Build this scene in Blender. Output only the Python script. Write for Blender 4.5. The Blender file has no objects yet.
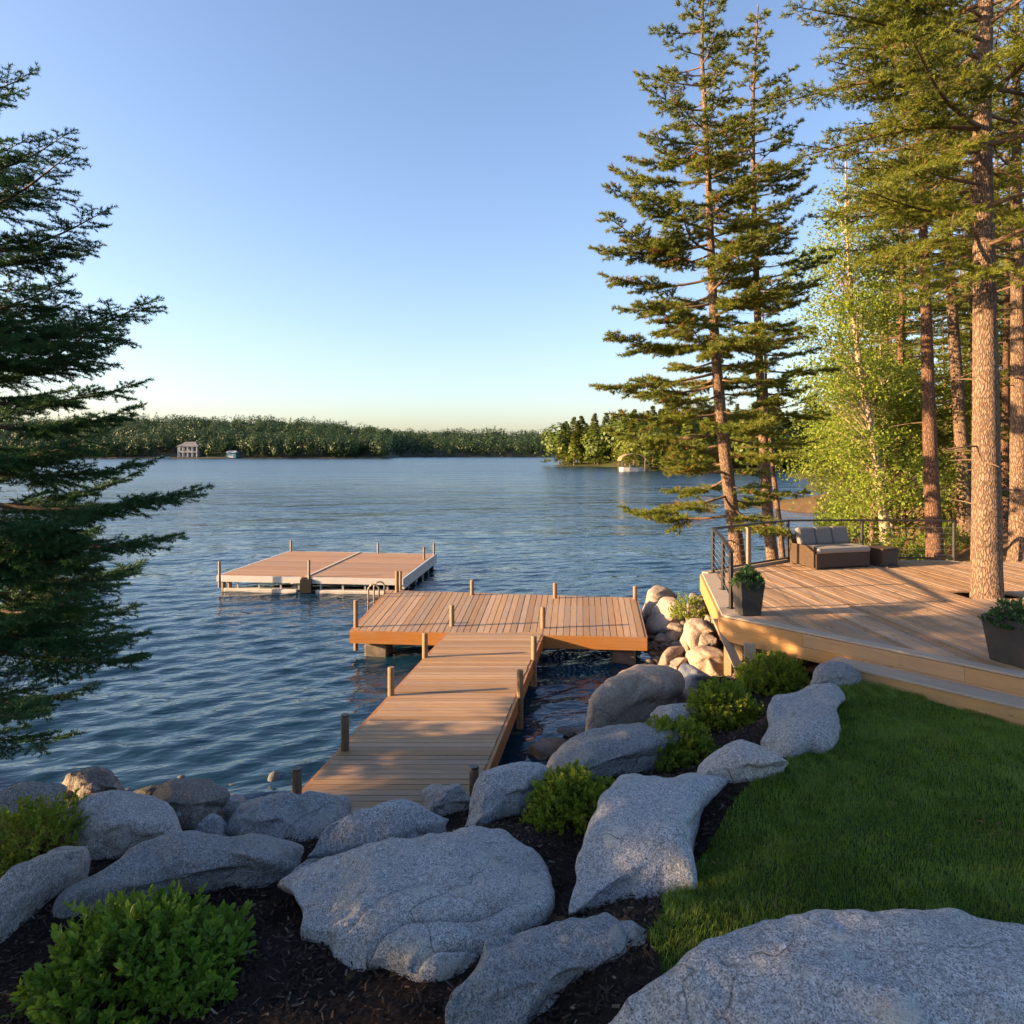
import bpy, math, random
import numpy as np
from mathutils import Vector

sc = bpy.context.scene
COL = sc.collection
PI = math.pi
R = math.radians

# ------------------------------------------------------------------ camera, sky, sun, exposure
CH, F, HY = 4.4, 700.0, 452.0            # eye height above the water, focal length in pixels, horizon row
cd = bpy.data.cameras.new('camera')
cd.sensor_width = 36
cd.lens = 36 * F / 1024
cd.shift_y = (HY - 512) / 1024
cd.clip_start = 0.05
cd.clip_end = 6000
cam = bpy.data.objects.new('camera', cd)
COL.objects.link(cam)
cam.location = (0, 0, CH)
cam.rotation_euler = (PI / 2, 0, 0)
sc.camera = cam

SUN_EL, SUN_AZ = R(13.5), math.atan2(-0.16, -1.0)      # azimuth of the sun measured from +X
w = bpy.data.worlds.new('World')
sc.world = w
w.use_nodes = True
nt = w.node_tree
sky = nt.nodes.new('ShaderNodeTexSky')
sky.sky_type = 'NISHITA'
sky.sun_disc = False
sky.sun_elevation = SUN_EL
sky.sun_rotation = PI / 2 - SUN_AZ
sky.altitude = 200
sky.air_density = 1.0
sky.dust_density = 1.8
sky.ozone_density = 1.5
tint = nt.nodes.new('ShaderNodeMix')
tint.data_type = 'RGBA'
tint.blend_type = 'MULTIPLY'
tint.inputs[0].default_value = 1
tint.inputs[7].default_value = (.85, .848, .945, 1)          # evening air, a little warmer than the clear-sky model
nt.links.new(sky.outputs[0], tint.inputs[6])
nt.links.new(tint.outputs[2], nt.nodes['Background'].inputs[0])
nt.nodes['Background'].inputs[1].default_value = 0.088

ld = bpy.data.lights.new('sun', 'SUN')
ld.energy = 4.7
ld.angle = R(0.6)
ld.color = (1.0, 0.645, 0.33)
sun = bpy.data.objects.new('sun', ld)
COL.objects.link(sun)
sdir = Vector((math.cos(SUN_EL) * math.cos(SUN_AZ), math.cos(SUN_EL) * math.sin(SUN_AZ), math.sin(SUN_EL)))
sun.rotation_euler = (-sdir).to_track_quat('-Z', 'Y').to_euler()
sun.location = sdir * 60

sc.view_settings.view_transform = 'Standard'
sc.view_settings.look = 'None'
sc.view_settings.gamma = 1
sc.view_settings.use_curve_mapping = False
sc.view_settings.exposure = 2.1
sc.render.engine = 'CYCLES'
sc.cycles.use_denoising = True
sc.cycles.max_bounces = 6
sc.cycles.diffuse_bounces = 3
sc.cycles.glossy_bounces = 3
sc.cycles.transmission_bounces = 3
sc.cycles.caustics_reflective = False
sc.cycles.caustics_refractive = False
sc.cycles.sample_clamp_indirect = 6


# ------------------------------------------------------------------ helpers
def at(px, py, z):
    """point of height z that the photograph shows at a pixel"""
    d = F * (CH - z) / (py - HY)
    return ((px - 512) / F * d, d, z)


def atd(px, py, d):
    return ((px - 512) / F * d, d, CH - (py - HY) / F * d)


def proj(P):
    return 512 + F * P[:, 0] / P[:, 1], HY + F * (CH - P[:, 2]) / P[:, 1]


def _hash(i, j, k, s):
    h = (i * 374761393 + j * 668265263 + k * 2147483647 + s * 974634777) & 0xffffffff
    h = ((h ^ (h >> 13)) * 1274126177) & 0xffffffff
    h = ((h ^ (h >> 15)) * 2246822519) & 0xffffffff
    return ((h ^ (h >> 16)) & 0xffff) / 32767.5 - 1


def vnoise(P, seed=0):
    P = np.asarray(P, float)
    i0 = np.floor(P).astype(np.int64)
    f = P - i0
    u = f * f * f * (f * (f * 6 - 15) + 10)
    r = 0
    for dx in (0, 1):
        wx = u[:, 0] if dx else 1 - u[:, 0]
        for dy in (0, 1):
            wy = u[:, 1] if dy else 1 - u[:, 1]
            for dz in (0, 1):
                wz = u[:, 2] if dz else 1 - u[:, 2]
                r = r + wx * wy * wz * _hash(i0[:, 0] + dx, i0[:, 1] + dy, i0[:, 2] + dz, seed)
    return r


def fbm(P, octv=4, seed=0):
    r, a = 0, 1.0
    for o in range(octv):
        r = r + a * vnoise(P * 2 ** o + o * 17.3, seed + o)
        a *= .5
    return r


def nrm(v):
    return v / np.maximum(np.linalg.norm(v, axis=-1, keepdims=True), 1e-9)


def link(name, me, mat=None, parent=None, loc=None):
    o = bpy.data.objects.new(name, me)
    COL.objects.link(o)
    if mat is not None:
        for m in (mat if isinstance(mat, (list, tuple)) else [mat]):
            me.materials.append(m)
    if parent is not None:
        o.parent = parent
    elif loc is not None:
        o.location = loc
    return o


def np_mesh(name, V, Fs, smooth=False, mi=None):
    """V (n,3); Fs array (m,k) or list of such arrays with differing k"""
    V = np.ascontiguousarray(V, np.float32)
    if not isinstance(Fs, (list, tuple)):
        Fs = [Fs]
    Fs = [np.ascontiguousarray(f, np.int32) for f in Fs if len(f)]
    me = bpy.data.meshes.new(name)
    me.vertices.add(len(V))
    me.vertices.foreach_set('co', V.ravel())
    loops = np.concatenate([f.ravel() for f in Fs])
    tot = np.concatenate([np.full(len(f), f.shape[1], np.int32) for f in Fs])
    st = np.concatenate([[0], np.cumsum(tot)[:-1]]).astype(np.int32)
    me.loops.add(len(loops))
    me.loops.foreach_set('vertex_index', loops)
    me.polygons.add(len(tot))
    me.polygons.foreach_set('loop_start', st)
    me.polygons.foreach_set('loop_total', tot)
    if mi is not None:
        me.polygons.foreach_set('material_index', np.ascontiguousarray(mi, np.int32))
    me.update(calc_edges=True)
    me.polygons.foreach_set('use_smooth', np.full(len(tot), bool(smooth)))
    return me


def solid(name, V, Fs, mat, parent=None, smooth=False, org=None, mi=None):
    """mesh object from world coordinates; children are stored relative to their root's place"""
    V = np.asarray(V, float)
    if parent is not None:
        p, o0 = parent, np.zeros(3)
        while p is not None:
            o0 = o0 + np.array(p.location)
            p = p.parent
        return link(name, np_mesh(name, V - o0, Fs, smooth, mi), mat, parent)
    if org is None:
        org = np.array([V[:, 0].mean(), V[:, 1].mean(), V[:, 2].min()])
    return link(name, np_mesh(name, V - np.array(org), Fs, smooth, mi), mat, None, tuple(org))


def tag(o, label=None, cat=None, group=None, kind=None):
    if label:
        o['label'] = label
    if cat:
        o['category'] = cat
    if group:
        o['group'] = group
    if kind:
        o['kind'] = kind
    return o


def thing(name, loc, label, cat, group=None):
    o = bpy.data.objects.new(name, None)
    COL.objects.link(o)
    o.location = loc
    o.empty_display_size = .2
    return tag(o, label, cat, group)


def dup(root, loc, rz=0, s=1.0, label=None):
    r = root.copy()
    COL.objects.link(r)
    r.location = loc
    r.rotation_euler = (0, 0, rz)
    r.scale = (s, s, s)
    if label:
        r['label'] = label
    for ch in list(root.children):
        c = ch.copy()
        COL.objects.link(c)
        c.parent = r
    return r


class MB:
    """collects boxes, tubes and prisms into one mesh"""
    def __init__(s):
        s.V, s.F4, s.F3, s.FN, s.n = [], [], [], [], 0

    def add(s, V, F4=(), F3=(), FN=()):
        s.V.append(np.asarray(V, float))
        s.F4 += [tuple(i + s.n for i in f) for f in F4]
        s.F3 += [tuple(i + s.n for i in f) for f in F3]
        s.FN += [tuple(i + s.n for i in f) for f in FN]
        s.n += len(V)

    def hexa(s, V):
        """8 corners: 4 below, 4 above, both counter-clockwise"""
        s.add(V, [(3, 2, 1, 0), (4, 5, 6, 7), (0, 1, 5, 4), (1, 2, 6, 5), (2, 3, 7, 6), (3, 0, 4, 7)])

    def box(s, c, d, rz=0.0, tilt=0.0):
        x, y, z = d[0] / 2, d[1] / 2, d[2] / 2
        V = np.array([(-x, -y, -z), (x, -y, -z), (x, y, -z), (-x, y, -z), (-x, -y, z), (x, -y, z), (x, y, z), (-x, y, z)])
        if tilt:
            cc, ss = math.cos(tilt), math.sin(tilt)
            V = V @ np.array([[1, 0, 0], [0, cc, -ss], [0, ss, cc]]).T
        cc, ss = math.cos(rz), math.sin(rz)
        V = V @ np.array([[cc, -ss, 0], [ss, cc, 0], [0, 0, 1]]).T
        s.hexa(V + np.array(c))

    def tube(s, pts, rad, n=10, cap=True):
        pts = np.asarray(pts, float)
        m = len(pts)
        rad = np.broadcast_to(np.asarray(rad, float), (m,))
        T = nrm(np.gradient(pts, axis=0))
        ref = np.where(np.abs(T[:, 2:3]) > .9, [[1., 0, 0]], [[0, 0, 1.]])
        A = nrm(np.cross(T, ref))
        B = np.cross(T, A)
        th = np.arange(n) / n * 2 * PI
        ring = (A[:, None] * np.cos(th)[None, :, None] + B[:, None] * np.sin(th)[None, :, None]) * rad[:, None, None] + pts[:, None]
        f = []
        for k in range(m - 1):
            for j in range(n):
                j2 = (j + 1) % n
                f.append((k * n + j, k * n + j2, (k + 1) * n + j2, (k + 1) * n + j))
        fn = [tuple(range(n))[::-1], tuple((m - 1) * n + j for j in range(n))] if cap else []
        s.add(ring.reshape(-1, 3), f, (), fn)

    def prism(s, poly, z0, z1):
        n = len(poly)
        V = [(p[0], p[1], z0) for p in poly] + [(p[0], p[1], z1) for p in poly]
        s.add(V, [(i, (i + 1) % n, n + (i + 1) % n, n + i) for i in range(n)], (), [tuple(range(n))[::-1], tuple(range(n, 2 * n))])

    def plank(s, a, b, width, z0, z1, side=0.0):
        """upright or flat board from a to b in plan; side shifts it along its left normal"""
        a, b = np.array(a[:2], float), np.array(b[:2], float)
        d = (b - a) / np.linalg.norm(b - a)
        nn = np.array([-d[1], d[0]])
        q = [a + nn * (side - width / 2), b + nn * (side - width / 2), b + nn * (side + width / 2), a + nn * (side + width / 2)]
        s.prism(q, z0, z1)

    def build(s, name, mat, parent=None, smooth=False, org=None, bevel=0.0):
        fs = []
        if s.F4:
            fs.append(np.array(s.F4))
        if s.F3:
            fs.append(np.array(s.F3))
        for k in sorted(set(len(f) for f in s.FN)):
            fs.append(np.array([f for f in s.FN if len(f) == k]))
        o = solid(name, np.concatenate(s.V), fs, mat, parent, smooth, org)
        if bevel:
            m = o.modifiers.new('bevel', 'BEVEL')
            m.width = bevel
            m.segments = 2
            m.limit_method = 'ANGLE'
            m.angle_limit = R(40)
        return o


def clip_poly(poly, a, b, c):
    """keeps the side a*x + b*y <= c"""
    out = []
    n = len(poly)
    for i in range(n):
        p, q = poly[i], poly[(i + 1) % n]
        dp, dq = a * p[0] + b * p[1] - c, a * q[0] + b * q[1] - c
        if dp <= 0:
            out.append(p)
        if dp * dq < 0:
            t = dp / (dp - dq)
            out.append((p[0] + (q[0] - p[0]) * t, p[1] + (q[1] - p[1]) * t))
    return out


def in_poly(x, y, poly):
    r = np.zeros(len(x), bool)
    n = len(poly)
    for i in range(n):
        x0, y0 = poly[i]
        x1, y1 = poly[(i + 1) % n]
        if y0 == y1:
            continue
        c = ((y0 > y) != (y1 > y)) & (x < (x1 - x0) * (y - y0) / (y1 - y0) + x0)
        r ^= c
    return r


# ------------------------------------------------------------------ materials
class N:
    def __init__(s, name):
        s.m = bpy.data.materials.new(name)
        s.m.use_nodes = True
        s.t = s.m.node_tree
        s.b = s.t.nodes['Principled BSDF']
        s.out = s.t.nodes['Material Output']
        s.tc = s.t.nodes.new('ShaderNodeTexCoord')

    def node(s, t, **kw):
        n = s.t.nodes.new(t)
        for k, v in kw.items():
            if k[0] == 'i' and k[1:].isdigit():
                k = int(k[1:])
                if hasattr(v, 'node'):
                    s.t.links.new(v, n.inputs[k])
                else:
                    n.inputs[k].default_value = v
            else:
                setattr(n, k, v)
        return n

    def coord(s, scale=(1, 1, 1), rz=0.0, space='Object'):
        a = s.node('ShaderNodeMapping', i0=s.tc.outputs[space])
        a.inputs[2].default_value = (0, 0, rz)
        b = s.node('ShaderNodeMapping', i0=a.outputs[0])
        b.inputs[3].default_value = scale
        return b.outputs[0]

    def noise(s, vec, scale, detail=4, rough=.55, dist=0.0):
        n = s.node('ShaderNodeTexNoise')
        s.t.links.new(vec, n.inputs['Vector'])
        n.inputs['Scale'].default_value = scale
        n.inputs['Detail'].default_value = detail
        n.inputs['Roughness'].default_value = rough
        n.inputs['Distortion'].default_value = dist
        return n.outputs[0]

    def ramp(s, fac, stops):
        n = s.node('ShaderNodeValToRGB', i0=fac)
        e = n.color_ramp.elements
        while len(e) < len(stops):
            e.new(.5)
        for el, (p, c) in zip(e, stops):
            el.position = p
            el.color = (*c, 1) if len(c) == 3 else (c[0], c[0], c[0], 1)
        return n.outputs[0]

    def mix(s, fac, a, b, mode='MIX'):
        n = s.node('ShaderNodeMix', data_type='RGBA', blend_type=mode)
        for i, v in ((0, fac), (6, a), (7, b)):
            if hasattr(v, 'node'):
                s.t.links.new(v, n.inputs[i])
            else:
                n.inputs[i].default_value = v if i == 0 else ((*v, 1) if len(v) == 3 else v)
        return n.outputs[2]

    def math(s, op, a, b=0.0):
        return s.node('ShaderNodeMath', operation=op, i0=a, i1=b).outputs[0]

    def island(s):
        return s.node('ShaderNodeNewGeometry').outputs['Random Per Island']

    def bump(s, h, strength, dist=.02, prev=None):
        n = s.node('ShaderNodeBump')
        n.inputs['Strength'].default_value = strength
        n.inputs['Distance'].default_value = dist
        s.t.links.new(h, n.inputs['Height'])
        if prev is not None:
            s.t.links.new(prev, n.inputs['Normal'])
        return n.outputs[0]

    def done(s, col=None, rough=.6, normal=None, spec=.5, metal=0.0):
        if col is not None:
            if hasattr(col, 'node'):
                s.t.links.new(col, s.b.inputs['Base Color'])
            else:
                s.b.inputs['Base Color'].default_value = (*col, 1)
        if hasattr(rough, 'node'):
            s.t.links.new(rough, s.b.inputs['Roughness'])
        else:
            s.b.inputs['Roughness'].default_value = rough
        s.b.inputs['Specular IOR Level'].default_value = spec
        s.b.inputs['Metallic'].default_value = metal
        if normal is not None:
            s.t.links.new(normal, s.b.inputs['Normal'])
        return s.m

    def leafy(s, col, trans=.35, tcol=None, rough=.5, spec=.3):
        """principled mixed with a translucent leaf"""
        s.done(col, rough, spec=spec)
        tr = s.node('ShaderNodeBsdfTranslucent')
        c = col if tcol is None else tcol
        if hasattr(c, 'node'):
            s.t.links.new(c, tr.inputs[0])
        else:
            tr.inputs[0].default_value = (*c, 1)
        mx = s.node('ShaderNodeMixShader', i0=trans)
        s.t.links.new(s.b.outputs[0], mx.inputs[1])
        s.t.links.new(tr.outputs[0], mx.inputs[2])
        s.t.links.new(mx.outputs[0], s.out.inputs[0])
        return s.m


def leaf_mat(name, a, b, trans=.35, clump=1.5, spec=.3):
    n = N(name)
    r = n.island()
    k = n.noise(n.coord(), clump, 3)
    f = n.math('MULTIPLY', n.math('ADD', r, n.ramp(k, [(.35, (0.,)), (.65, (1.,))])), .5)
    return n.leafy(n.mix(f, a, b), trans, rough=.5, spec=spec)


def granite(name, base, tint, dark, grain=95, amt=1.0):
    n = N(name)
    c = n.coord()
    big = n.noise(c, 1.5, 5, .6, .3)
    mid = n.noise(c, 8, 5, .65)
    fine = n.noise(c, grain, 2, .7)
    fine2 = n.noise(c, grain * .4, 3, .7)
    col = n.mix(n.ramp(big, [(.38, (0.,)), (.64, (1.,))]), base, tint)
    col = n.mix(n.ramp(fine2, [(.47, (0.,)), (.6, (.6 * amt,))]), col, tuple(min(1, x * 1.7 + .03) for x in base))
    col = n.mix(n.ramp(fine, [(.40, (.75 * amt,)), (.53, (0.,))]), col, dark)
    col = n.mix(n.ramp(n.noise(c, grain * .3, 4, .75), [(.34, (.65 * amt,)), (.5, (0.,))]), col, tuple(x * 2.2 for x in dark))
    col = n.mix(n.ramp(n.noise(c, grain * 1.4, 1, .5), [(.6, (0.,)), (.72, (.5 * amt,))]), col, (.58, .57, .55))
    col = n.mix(n.ramp(mid, [(.5, (0.,)), (.72, (.4,))]), col, tuple(x * .6 for x in tint))
    # lichen crusts, pale and dark, and a film of soil
    li = n.noise(c, 3.4, 7, .68)
    col = n.mix(n.ramp(li, [(.57, (0.,)), (.63, (.5,))]), col, (.36, .37, .33))
    col = n.mix(n.ramp(n.noise(c, 5.1, 7, .7, .4), [(.62, (0.,)), (.68, (.6,))]), col, (.085, .08, .072))
    col = n.mix(n.ramp(n.noise(c, 2.3, 6, .7), [(.58, (0.,)), (.75, (.45,))]), col, (.15, .115, .08))
    # hairline joints
    wv = n.node('ShaderNodeVectorMath', operation='ADD', i0=c, i1=n.mix(.55, n.node('ShaderNodeTexNoise', i0=c, i2=2.5).outputs[1], (0, 0, 0))).outputs[0]
    v = n.node('ShaderNodeTexVoronoi', feature='DISTANCE_TO_EDGE')
    n.t.links.new(wv, v.inputs['Vector'])
    v.inputs['Scale'].default_value = 1.15
    crack = n.math('MULTIPLY', n.ramp(v.outputs[0], [(.0, (1.,)), (.007, (0.,))]), n.ramp(n.noise(c, 1.9, 2), [(.5, (0.,)), (.58, (1.,))]))
    col = n.mix(n.math('MULTIPLY', crack, .45), col, (.03, .026, .022))
    # every stone its own tone
    oi = n.node('ShaderNodeObjectInfo').outputs['Random']
    hs = n.node('ShaderNodeHueSaturation')
    n.t.links.new(col, hs.inputs['Color'])
    mr = n.node('ShaderNodeMapRange', i0=oi)
    mr.inputs[3].default_value, mr.inputs[4].default_value = .76, 1.24
    n.t.links.new(mr.outputs[0], hs.inputs['Value'])
    col = n.mix(n.math('MULTIPLY', n.math('FRACT', n.math('MULTIPLY', oi, 7.3)), .45), hs.outputs[0], n.mix(1.0, hs.outputs[0], (1.12, .97, .84), 'MULTIPLY'))
    # stones standing in the lake are wet and dark just above the water
    wz = n.node('ShaderNodeSeparateXYZ', i0=n.node('ShaderNodeNewGeometry').outputs['Position']).outputs[2]
    wet = n.ramp(n.math('ADD', wz, n.math('MULTIPLY', mid, .12)), [(.13, (1.,)), (.24, (0.,))])
    col = n.mix(n.math('MULTIPLY', wet, .75), col, n.mix(1.0, col, (.30, .28, .26), 'MULTIPLY'))
    h = n.math('SUBTRACT', n.math('ADD', n.math('MULTIPLY', mid, 1.0), n.math('MULTIPLY', fine2, .35)), n.math('MULTIPLY', crack, .3))
    nb = n.bump(h, .8, .045)
    nb = n.bump(fine, .35, .008, nb)
    return n.done(col, n.ramp(fine, [(.3, (.62,)), (.7, (.85,))]), nb, spec=.25)


def wood(name, a, b, rz=0.0, long=1.2, across=26, var=.35, rough=.62, knots=True, spec=.3):
    """boards whose grain runs along local Y turned by rz; each board its own tone"""
    n = N(name)
    isl = n.island()
    off = n.node('ShaderNodeVectorMath', operation='ADD', i0=n.coord((across, long, across), -rz), i1=n.node('ShaderNodeCombineXYZ', i0=n.math('MULTIPLY', isl, 61.0), i1=n.math('MULTIPLY', isl, 37.0)).outputs[0]).outputs[0]
    g = n.noise(off, 1.0, 5, .65, .6)
    g2 = n.noise(off, 4.0, 3, .6)
    col = n.mix(n.ramp(g, [(.3, (0.,)), (.7, (1.,))]), a, b)
    col = n.mix(n.ramp(g2, [(.55, (0.,)), (.75, (.35,))]), col, tuple(x * .5 for x in a))
    bright = n.node('ShaderNodeHueSaturation')
    bright.inputs['Saturation'].default_value = 1.0
    n.t.links.new(col, bright.inputs['Color'])
    mr = n.node('ShaderNodeMapRange', i0=isl)
    mr.inputs[3].default_value = 1 - var
    mr.inputs[4].default_value = 1 + var * .8
    n.t.links.new(mr.outputs[0], bright.inputs['Value'])
    sat = n.node('ShaderNodeMapRange', i0=n.math('FRACT', n.math('MULTIPLY', isl, 13.7)))
    sat.inputs[3].default_value = .78
    sat.inputs[4].default_value = 1.08
    n.t.links.new(sat.outputs[0], bright.inputs['Saturation'])
    col = bright.outputs[0]
    # weather stains of their own shape
    st = n.noise(n.coord((1, 1, 1)), 1.3, 5, .7)
    col = n.mix(n.ramp(st, [(.45, (0.,)), (.75, (.4,))]), col, (.23, .2, .17))
    if knots:
        v = n.node('ShaderNodeTexVoronoi')
        n.t.links.new(n.coord((7, 2.2, 7), -rz), v.inputs['Vector'])
        v.inputs['Scale'].default_value = 1.0
        col = n.mix(n.ramp(v.outputs['Distance'], [(.02, (.7,)), (.09, (0.,))]), col, (.12, .07, .04))
    return n.done(col, n.ramp(g, [(.3, (rough - .08,)), (.7, (rough + .12,))]), n.bump(g, .3, .006), spec=spec)


def simple(name, a, b=None, scale=8, rough=.5, bump=.15, metal=0.0, spec=.5):
    n = N(name)
    k = n.noise(n.coord(), scale, 5, .6)
    col = n.mix(n.ramp(k, [(.3, (0.,)), (.7, (1.,))]), a, b if b else tuple(x * .7 for x in a))
    return n.done(col, rough, n.bump(k, bump, .01), spec=spec, metal=metal)


def bark_mat(name, a, b, dark, sc_=(13, 13, 3.6)):
    n = N(name)
    c = n.coord(sc_)
    v = n.node('ShaderNodeTexVoronoi', feature='DISTANCE_TO_EDGE')
    n.t.links.new(n.node('ShaderNodeVectorMath', operation='ADD', i0=c, i1=n.mix(.5, n.node('ShaderNodeTexNoise', i0=c, i2=2.0).outputs[1], (0, 0, 0))).outputs[0], v.inputs['Vector'])
    v.inputs['Scale'].default_value = 2.2
    k = n.noise(n.coord((9, 9, 3)), 2.0, 6, .7)
    col = n.mix(n.ramp(k, [(.3, (0.,)), (.7, (1.,))]), a, b)
    e = n.ramp(v.outputs[0], [(.0, (.25,)), (.2, (1.,))])
    col = n.mix(e, dark, col)
    h = n.math('ADD', e, n.math('MULTIPLY', k, .5))
    return n.done(col, .85, n.bump(h, .9, .03), spec=.15)


G_GREY = granite('granite_grey', (.30, .305, .31), (.36, .345, .33), (.045, .047, .052), 100)
G_BLUE = granite('granite_blue_grey', (.28, .30, .32), (.35, .36, .365), (.035, .04, .046), 100)
G_WARM = granite('granite_warm', (.29, .23, .18), (.35, .27, .205), (.09, .07, .058), 70, .7)
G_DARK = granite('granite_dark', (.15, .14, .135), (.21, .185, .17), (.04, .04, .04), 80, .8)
BARK = bark_mat('pine_bark', (.20, .135, .095), (.29, .205, .145), (.065, .042, .03))
BARK_RED = bark_mat('red_pine_bark', (.17, .095, .065), (.25, .15, .10), (.05, .03, .022))
BARK_DARK = bark_mat('spruce_bark', (.085, .065, .05), (.12, .095, .075), (.03, .022, .018))
TWIG = simple('twig_wood', (.11, .07, .045), (.16, .10, .06), 12, .8, .3)
N_SPRUCE = leaf_mat('spruce_needles', (.021, .076, .026), (.058, .14, .044), .3, 1.2)
N_PINE = leaf_mat('pine_needles', (.095, .135, .021), (.235, .26, .042), .42, .9)
N_FIR = leaf_mat('fir_needles', (.10, .14, .018), (.245, .265, .034), .42, .8)
N_DRY = leaf_mat('dry_needles', (.17, .085, .03), (.26, .14, .05), .3, 1.5)
L_BIRCH = leaf_mat('birch_leaves', (.15, .23, .03), (.31, .38, .055), .5, .8)
L_MAPLE = leaf_mat('maple_leaves', (.12, .18, .022), (.26, .30, .04), .48, .6)
L_BRIGHT = leaf_mat('shrub_leaves', (.08, .17, .018), (.19, .31, .032), .4, 3, .4)
L_BED = leaf_mat('bed_shrub_leaves', (.13, .20, .02), (.30, .36, .04), .42, 3)
L_POT = leaf_mat('pot_leaves', (.035, .09, .025), (.08, .16, .045), .35, 4, .4)


# ------------------------------------------------------------------ terrain
CTRL = np.array([
    # lawn
    (1, 4, 1.44), (2.5, 5, 1.44), (4, 7, 1.44), (5, 5, 1.44), (6, 4, 1.44), (3, 3, 1.44), (1.2, 3, 1.44), (2.2, 6.2, 1.42), (4.3, 8.8, 1.4), (3.4, 7.6, 1.42), (7, 6, 1.44), (8, 9, 1.4), (2, 2, 1.5), (6, 1.5, 1.5), (8, 3, 1.45),
    (0, -3, 1.9), (5, -4, 1.9), (-6, -4, 1.7), (-12, -6, 1.8), (0, 1, 1.45), (10, 1, 1.6), (14, 5, 1.7),
    # mulch beds
    (-1.3, 4.3, 1.12), (-2.3, 4.2, 1.08), (-2, 5.2, 1.0), (-.4, 4.5, 1.18), (-.3, 5.6, 1.08), (.4, 5.8, 1.1), (1.07, 6.94, 1.02), (2.4, 8.9, .98), (3.5, 10, .98), (3.9, 10.3, 1.05), (.3, 6.9, .9), (1.2, 8.2, .85),
    (-3.2, 5.0, .98), (-4, 4, 1.05), (-3.4, 6.4, .75), (-1.9, 6.6, .7), (-2.5, 7.6, .45), (-.9, 7.2, .6), (.1, 8.1, .5), (1.6, 10.1, .45), (2.5, 11.0, .35), (3.1, 11.6, .65), (2.7, 12.2, .15), (3.3, 12.8, .2), (3.5, 13.8, .2), (3.95, 14.8, .3), (3.1, 14.6, 0), (3.95, 16.2, .3), (3.2, 15.8, 0), (3.75, 15.4, .25), (-4.9, 6.9, .7), (-5.0, 8.0, .45),
    # shore line and lake bed
    (-5.6, 9.2, -.1), (-4.3, 8.9, -.1), (-2.7, 8.6, -.1), (-1.3, 8.5, -.1), (-.1, 9.3, -.15), (.7, 9.9, -.15), (1.6, 11.6, -.1), (2.3, 12.8, -.3), (2.75, 15, -.1), (3.3, 17.5, -.1), (4.2, 18.8, -.1),
    (-5.5, 12, -1.5), (-3, 11.5, -1.3), (-1, 11, -1.2), (.8, 12.5, -1.2), (1.5, 15, -1.5), (2.3, 18, -1.6), (3.5, 21, -1.8), (-8, 14, -2), (-3, 20, -2.5), (5.5, 21.5, -1.2),
    # under and behind the deck
    (5, 12, 1.0), (5, 15, .75), (6, 17.6, .55), (7, 19.0, .45), (8.5, 20.5, .3), (9, 16, 1.0), (12, 15, 1.4), (10.5, 18, 1.3), (12.5, 18, 1.55), (15, 20, 1.9), (13, 23, 1.5), (11, 22, .8), (17, 14, 2.0), (20, 30, 2.2), (16, 27, 1.5), (13.5, 27, .6), (17.5, 34, .8), (24, 20, 2.5),
    (10.0, 22.5, -.2), (12, 27, -.2), (15.8, 34.5, -.2), (22, 48, -.2), (9, 26, -1.5), (13, 34, -1.5), (18, 48, -1.6), (25, 52, .9), (30, 44, 2.0),
    # left shore
    (-7.3, 7.8, .75), (-7.2, 9.3, -.5), (-6.4, 9.2, -.5), (-7.6, 8.7, -.1), (-7, 6, .95), (-10, 8, .9), (-9.4, 10.8, -.1), (-14, 9.5, .9), (-13.5, 12.8, -.1), (-20, 14, .9), (-19, 18, -.2), (-13, 17, -1.5), (-25, 8, 1.2), (-30, 20, 1.0), (-28, 26, -.3), (-16, 2, 1.3), (-36, 28, -.5), (-20, 30, -2.5), (-45, 10, 1.5), (-40, -20, 2), (40, -20, 2.5), (0, -25, 2.2), (55, 10, 3),
    # open lake and the point across the bay
    (0, 40, -3), (-20, 60, -4), (20, 70, -2.5), (30, 90, -2.5), (40, 120, -2.5), (55, 152, -1), (66, 158, -.6), (0, 120, -5), (10, 200, -4), (13, 290, -3), (14, 320, -3), (15.5, 272, -1.5), (12, 255, -2), (17, 298, -2), (19, 240, -1.5), (20, 180, -2.5), (27, 160, -1.5), (42, 157, -1.0), (-60, 150, -5), (-60, 40, -4), (-60, 320, -5), (10, 380, -4), (60, 360, -2),
    (32, 56, 1.4), (42, 85, 1.4), (55, 118, 1.4), (70, 148, 1.0), (33, 172, .9), (25, 228, .9), (20.5, 272, .7), (46, 170, .9), (60, 168, .8), (76, 168, .9), (44, 215, 2.5), (33, 268, 1.8), (62, 215, 4), (90, 200, 5), (80, 120, 4), (60, 70, 4), (100, 260, 5), (60, 290, 3), (110, 150, 6), (50, 40, 3),
])


def hz(x, y):
    x = np.atleast_1d(np.asarray(x, float)).ravel()
    y = np.atleast_1d(np.asarray(y, float)).ravel()
    out = np.zeros(len(x))
    for i in range(0, len(x), 20000):
        d2 = (x[i:i + 20000, None] - CTRL[None, :, 0]) ** 2 + (y[i:i + 20000, None] - CTRL[None, :, 1]) ** 2
        wgt = 1 / (d2 + .04) ** 1.9
        out[i:i + 20000] = (wgt * CTRL[None, :, 2]).sum(1) / wgt.sum(1)
    return out


def h1(x, y):
    return float(hz(x, y)[0])


def grid_mesh(xs, ys, zf):
    X, Y = np.meshgrid(xs, ys)
    V = np.stack([X.ravel(), Y.ravel(), zf(X.ravel(), Y.ravel())], 1)
    nx, ny = len(xs), len(ys)
    i = (np.arange(ny - 1)[:, None] * nx + np.arange(nx - 1)[None, :]).ravel()
    return V, np.stack([i, i + 1, i + nx + 1, i + nx], 1)


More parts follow.
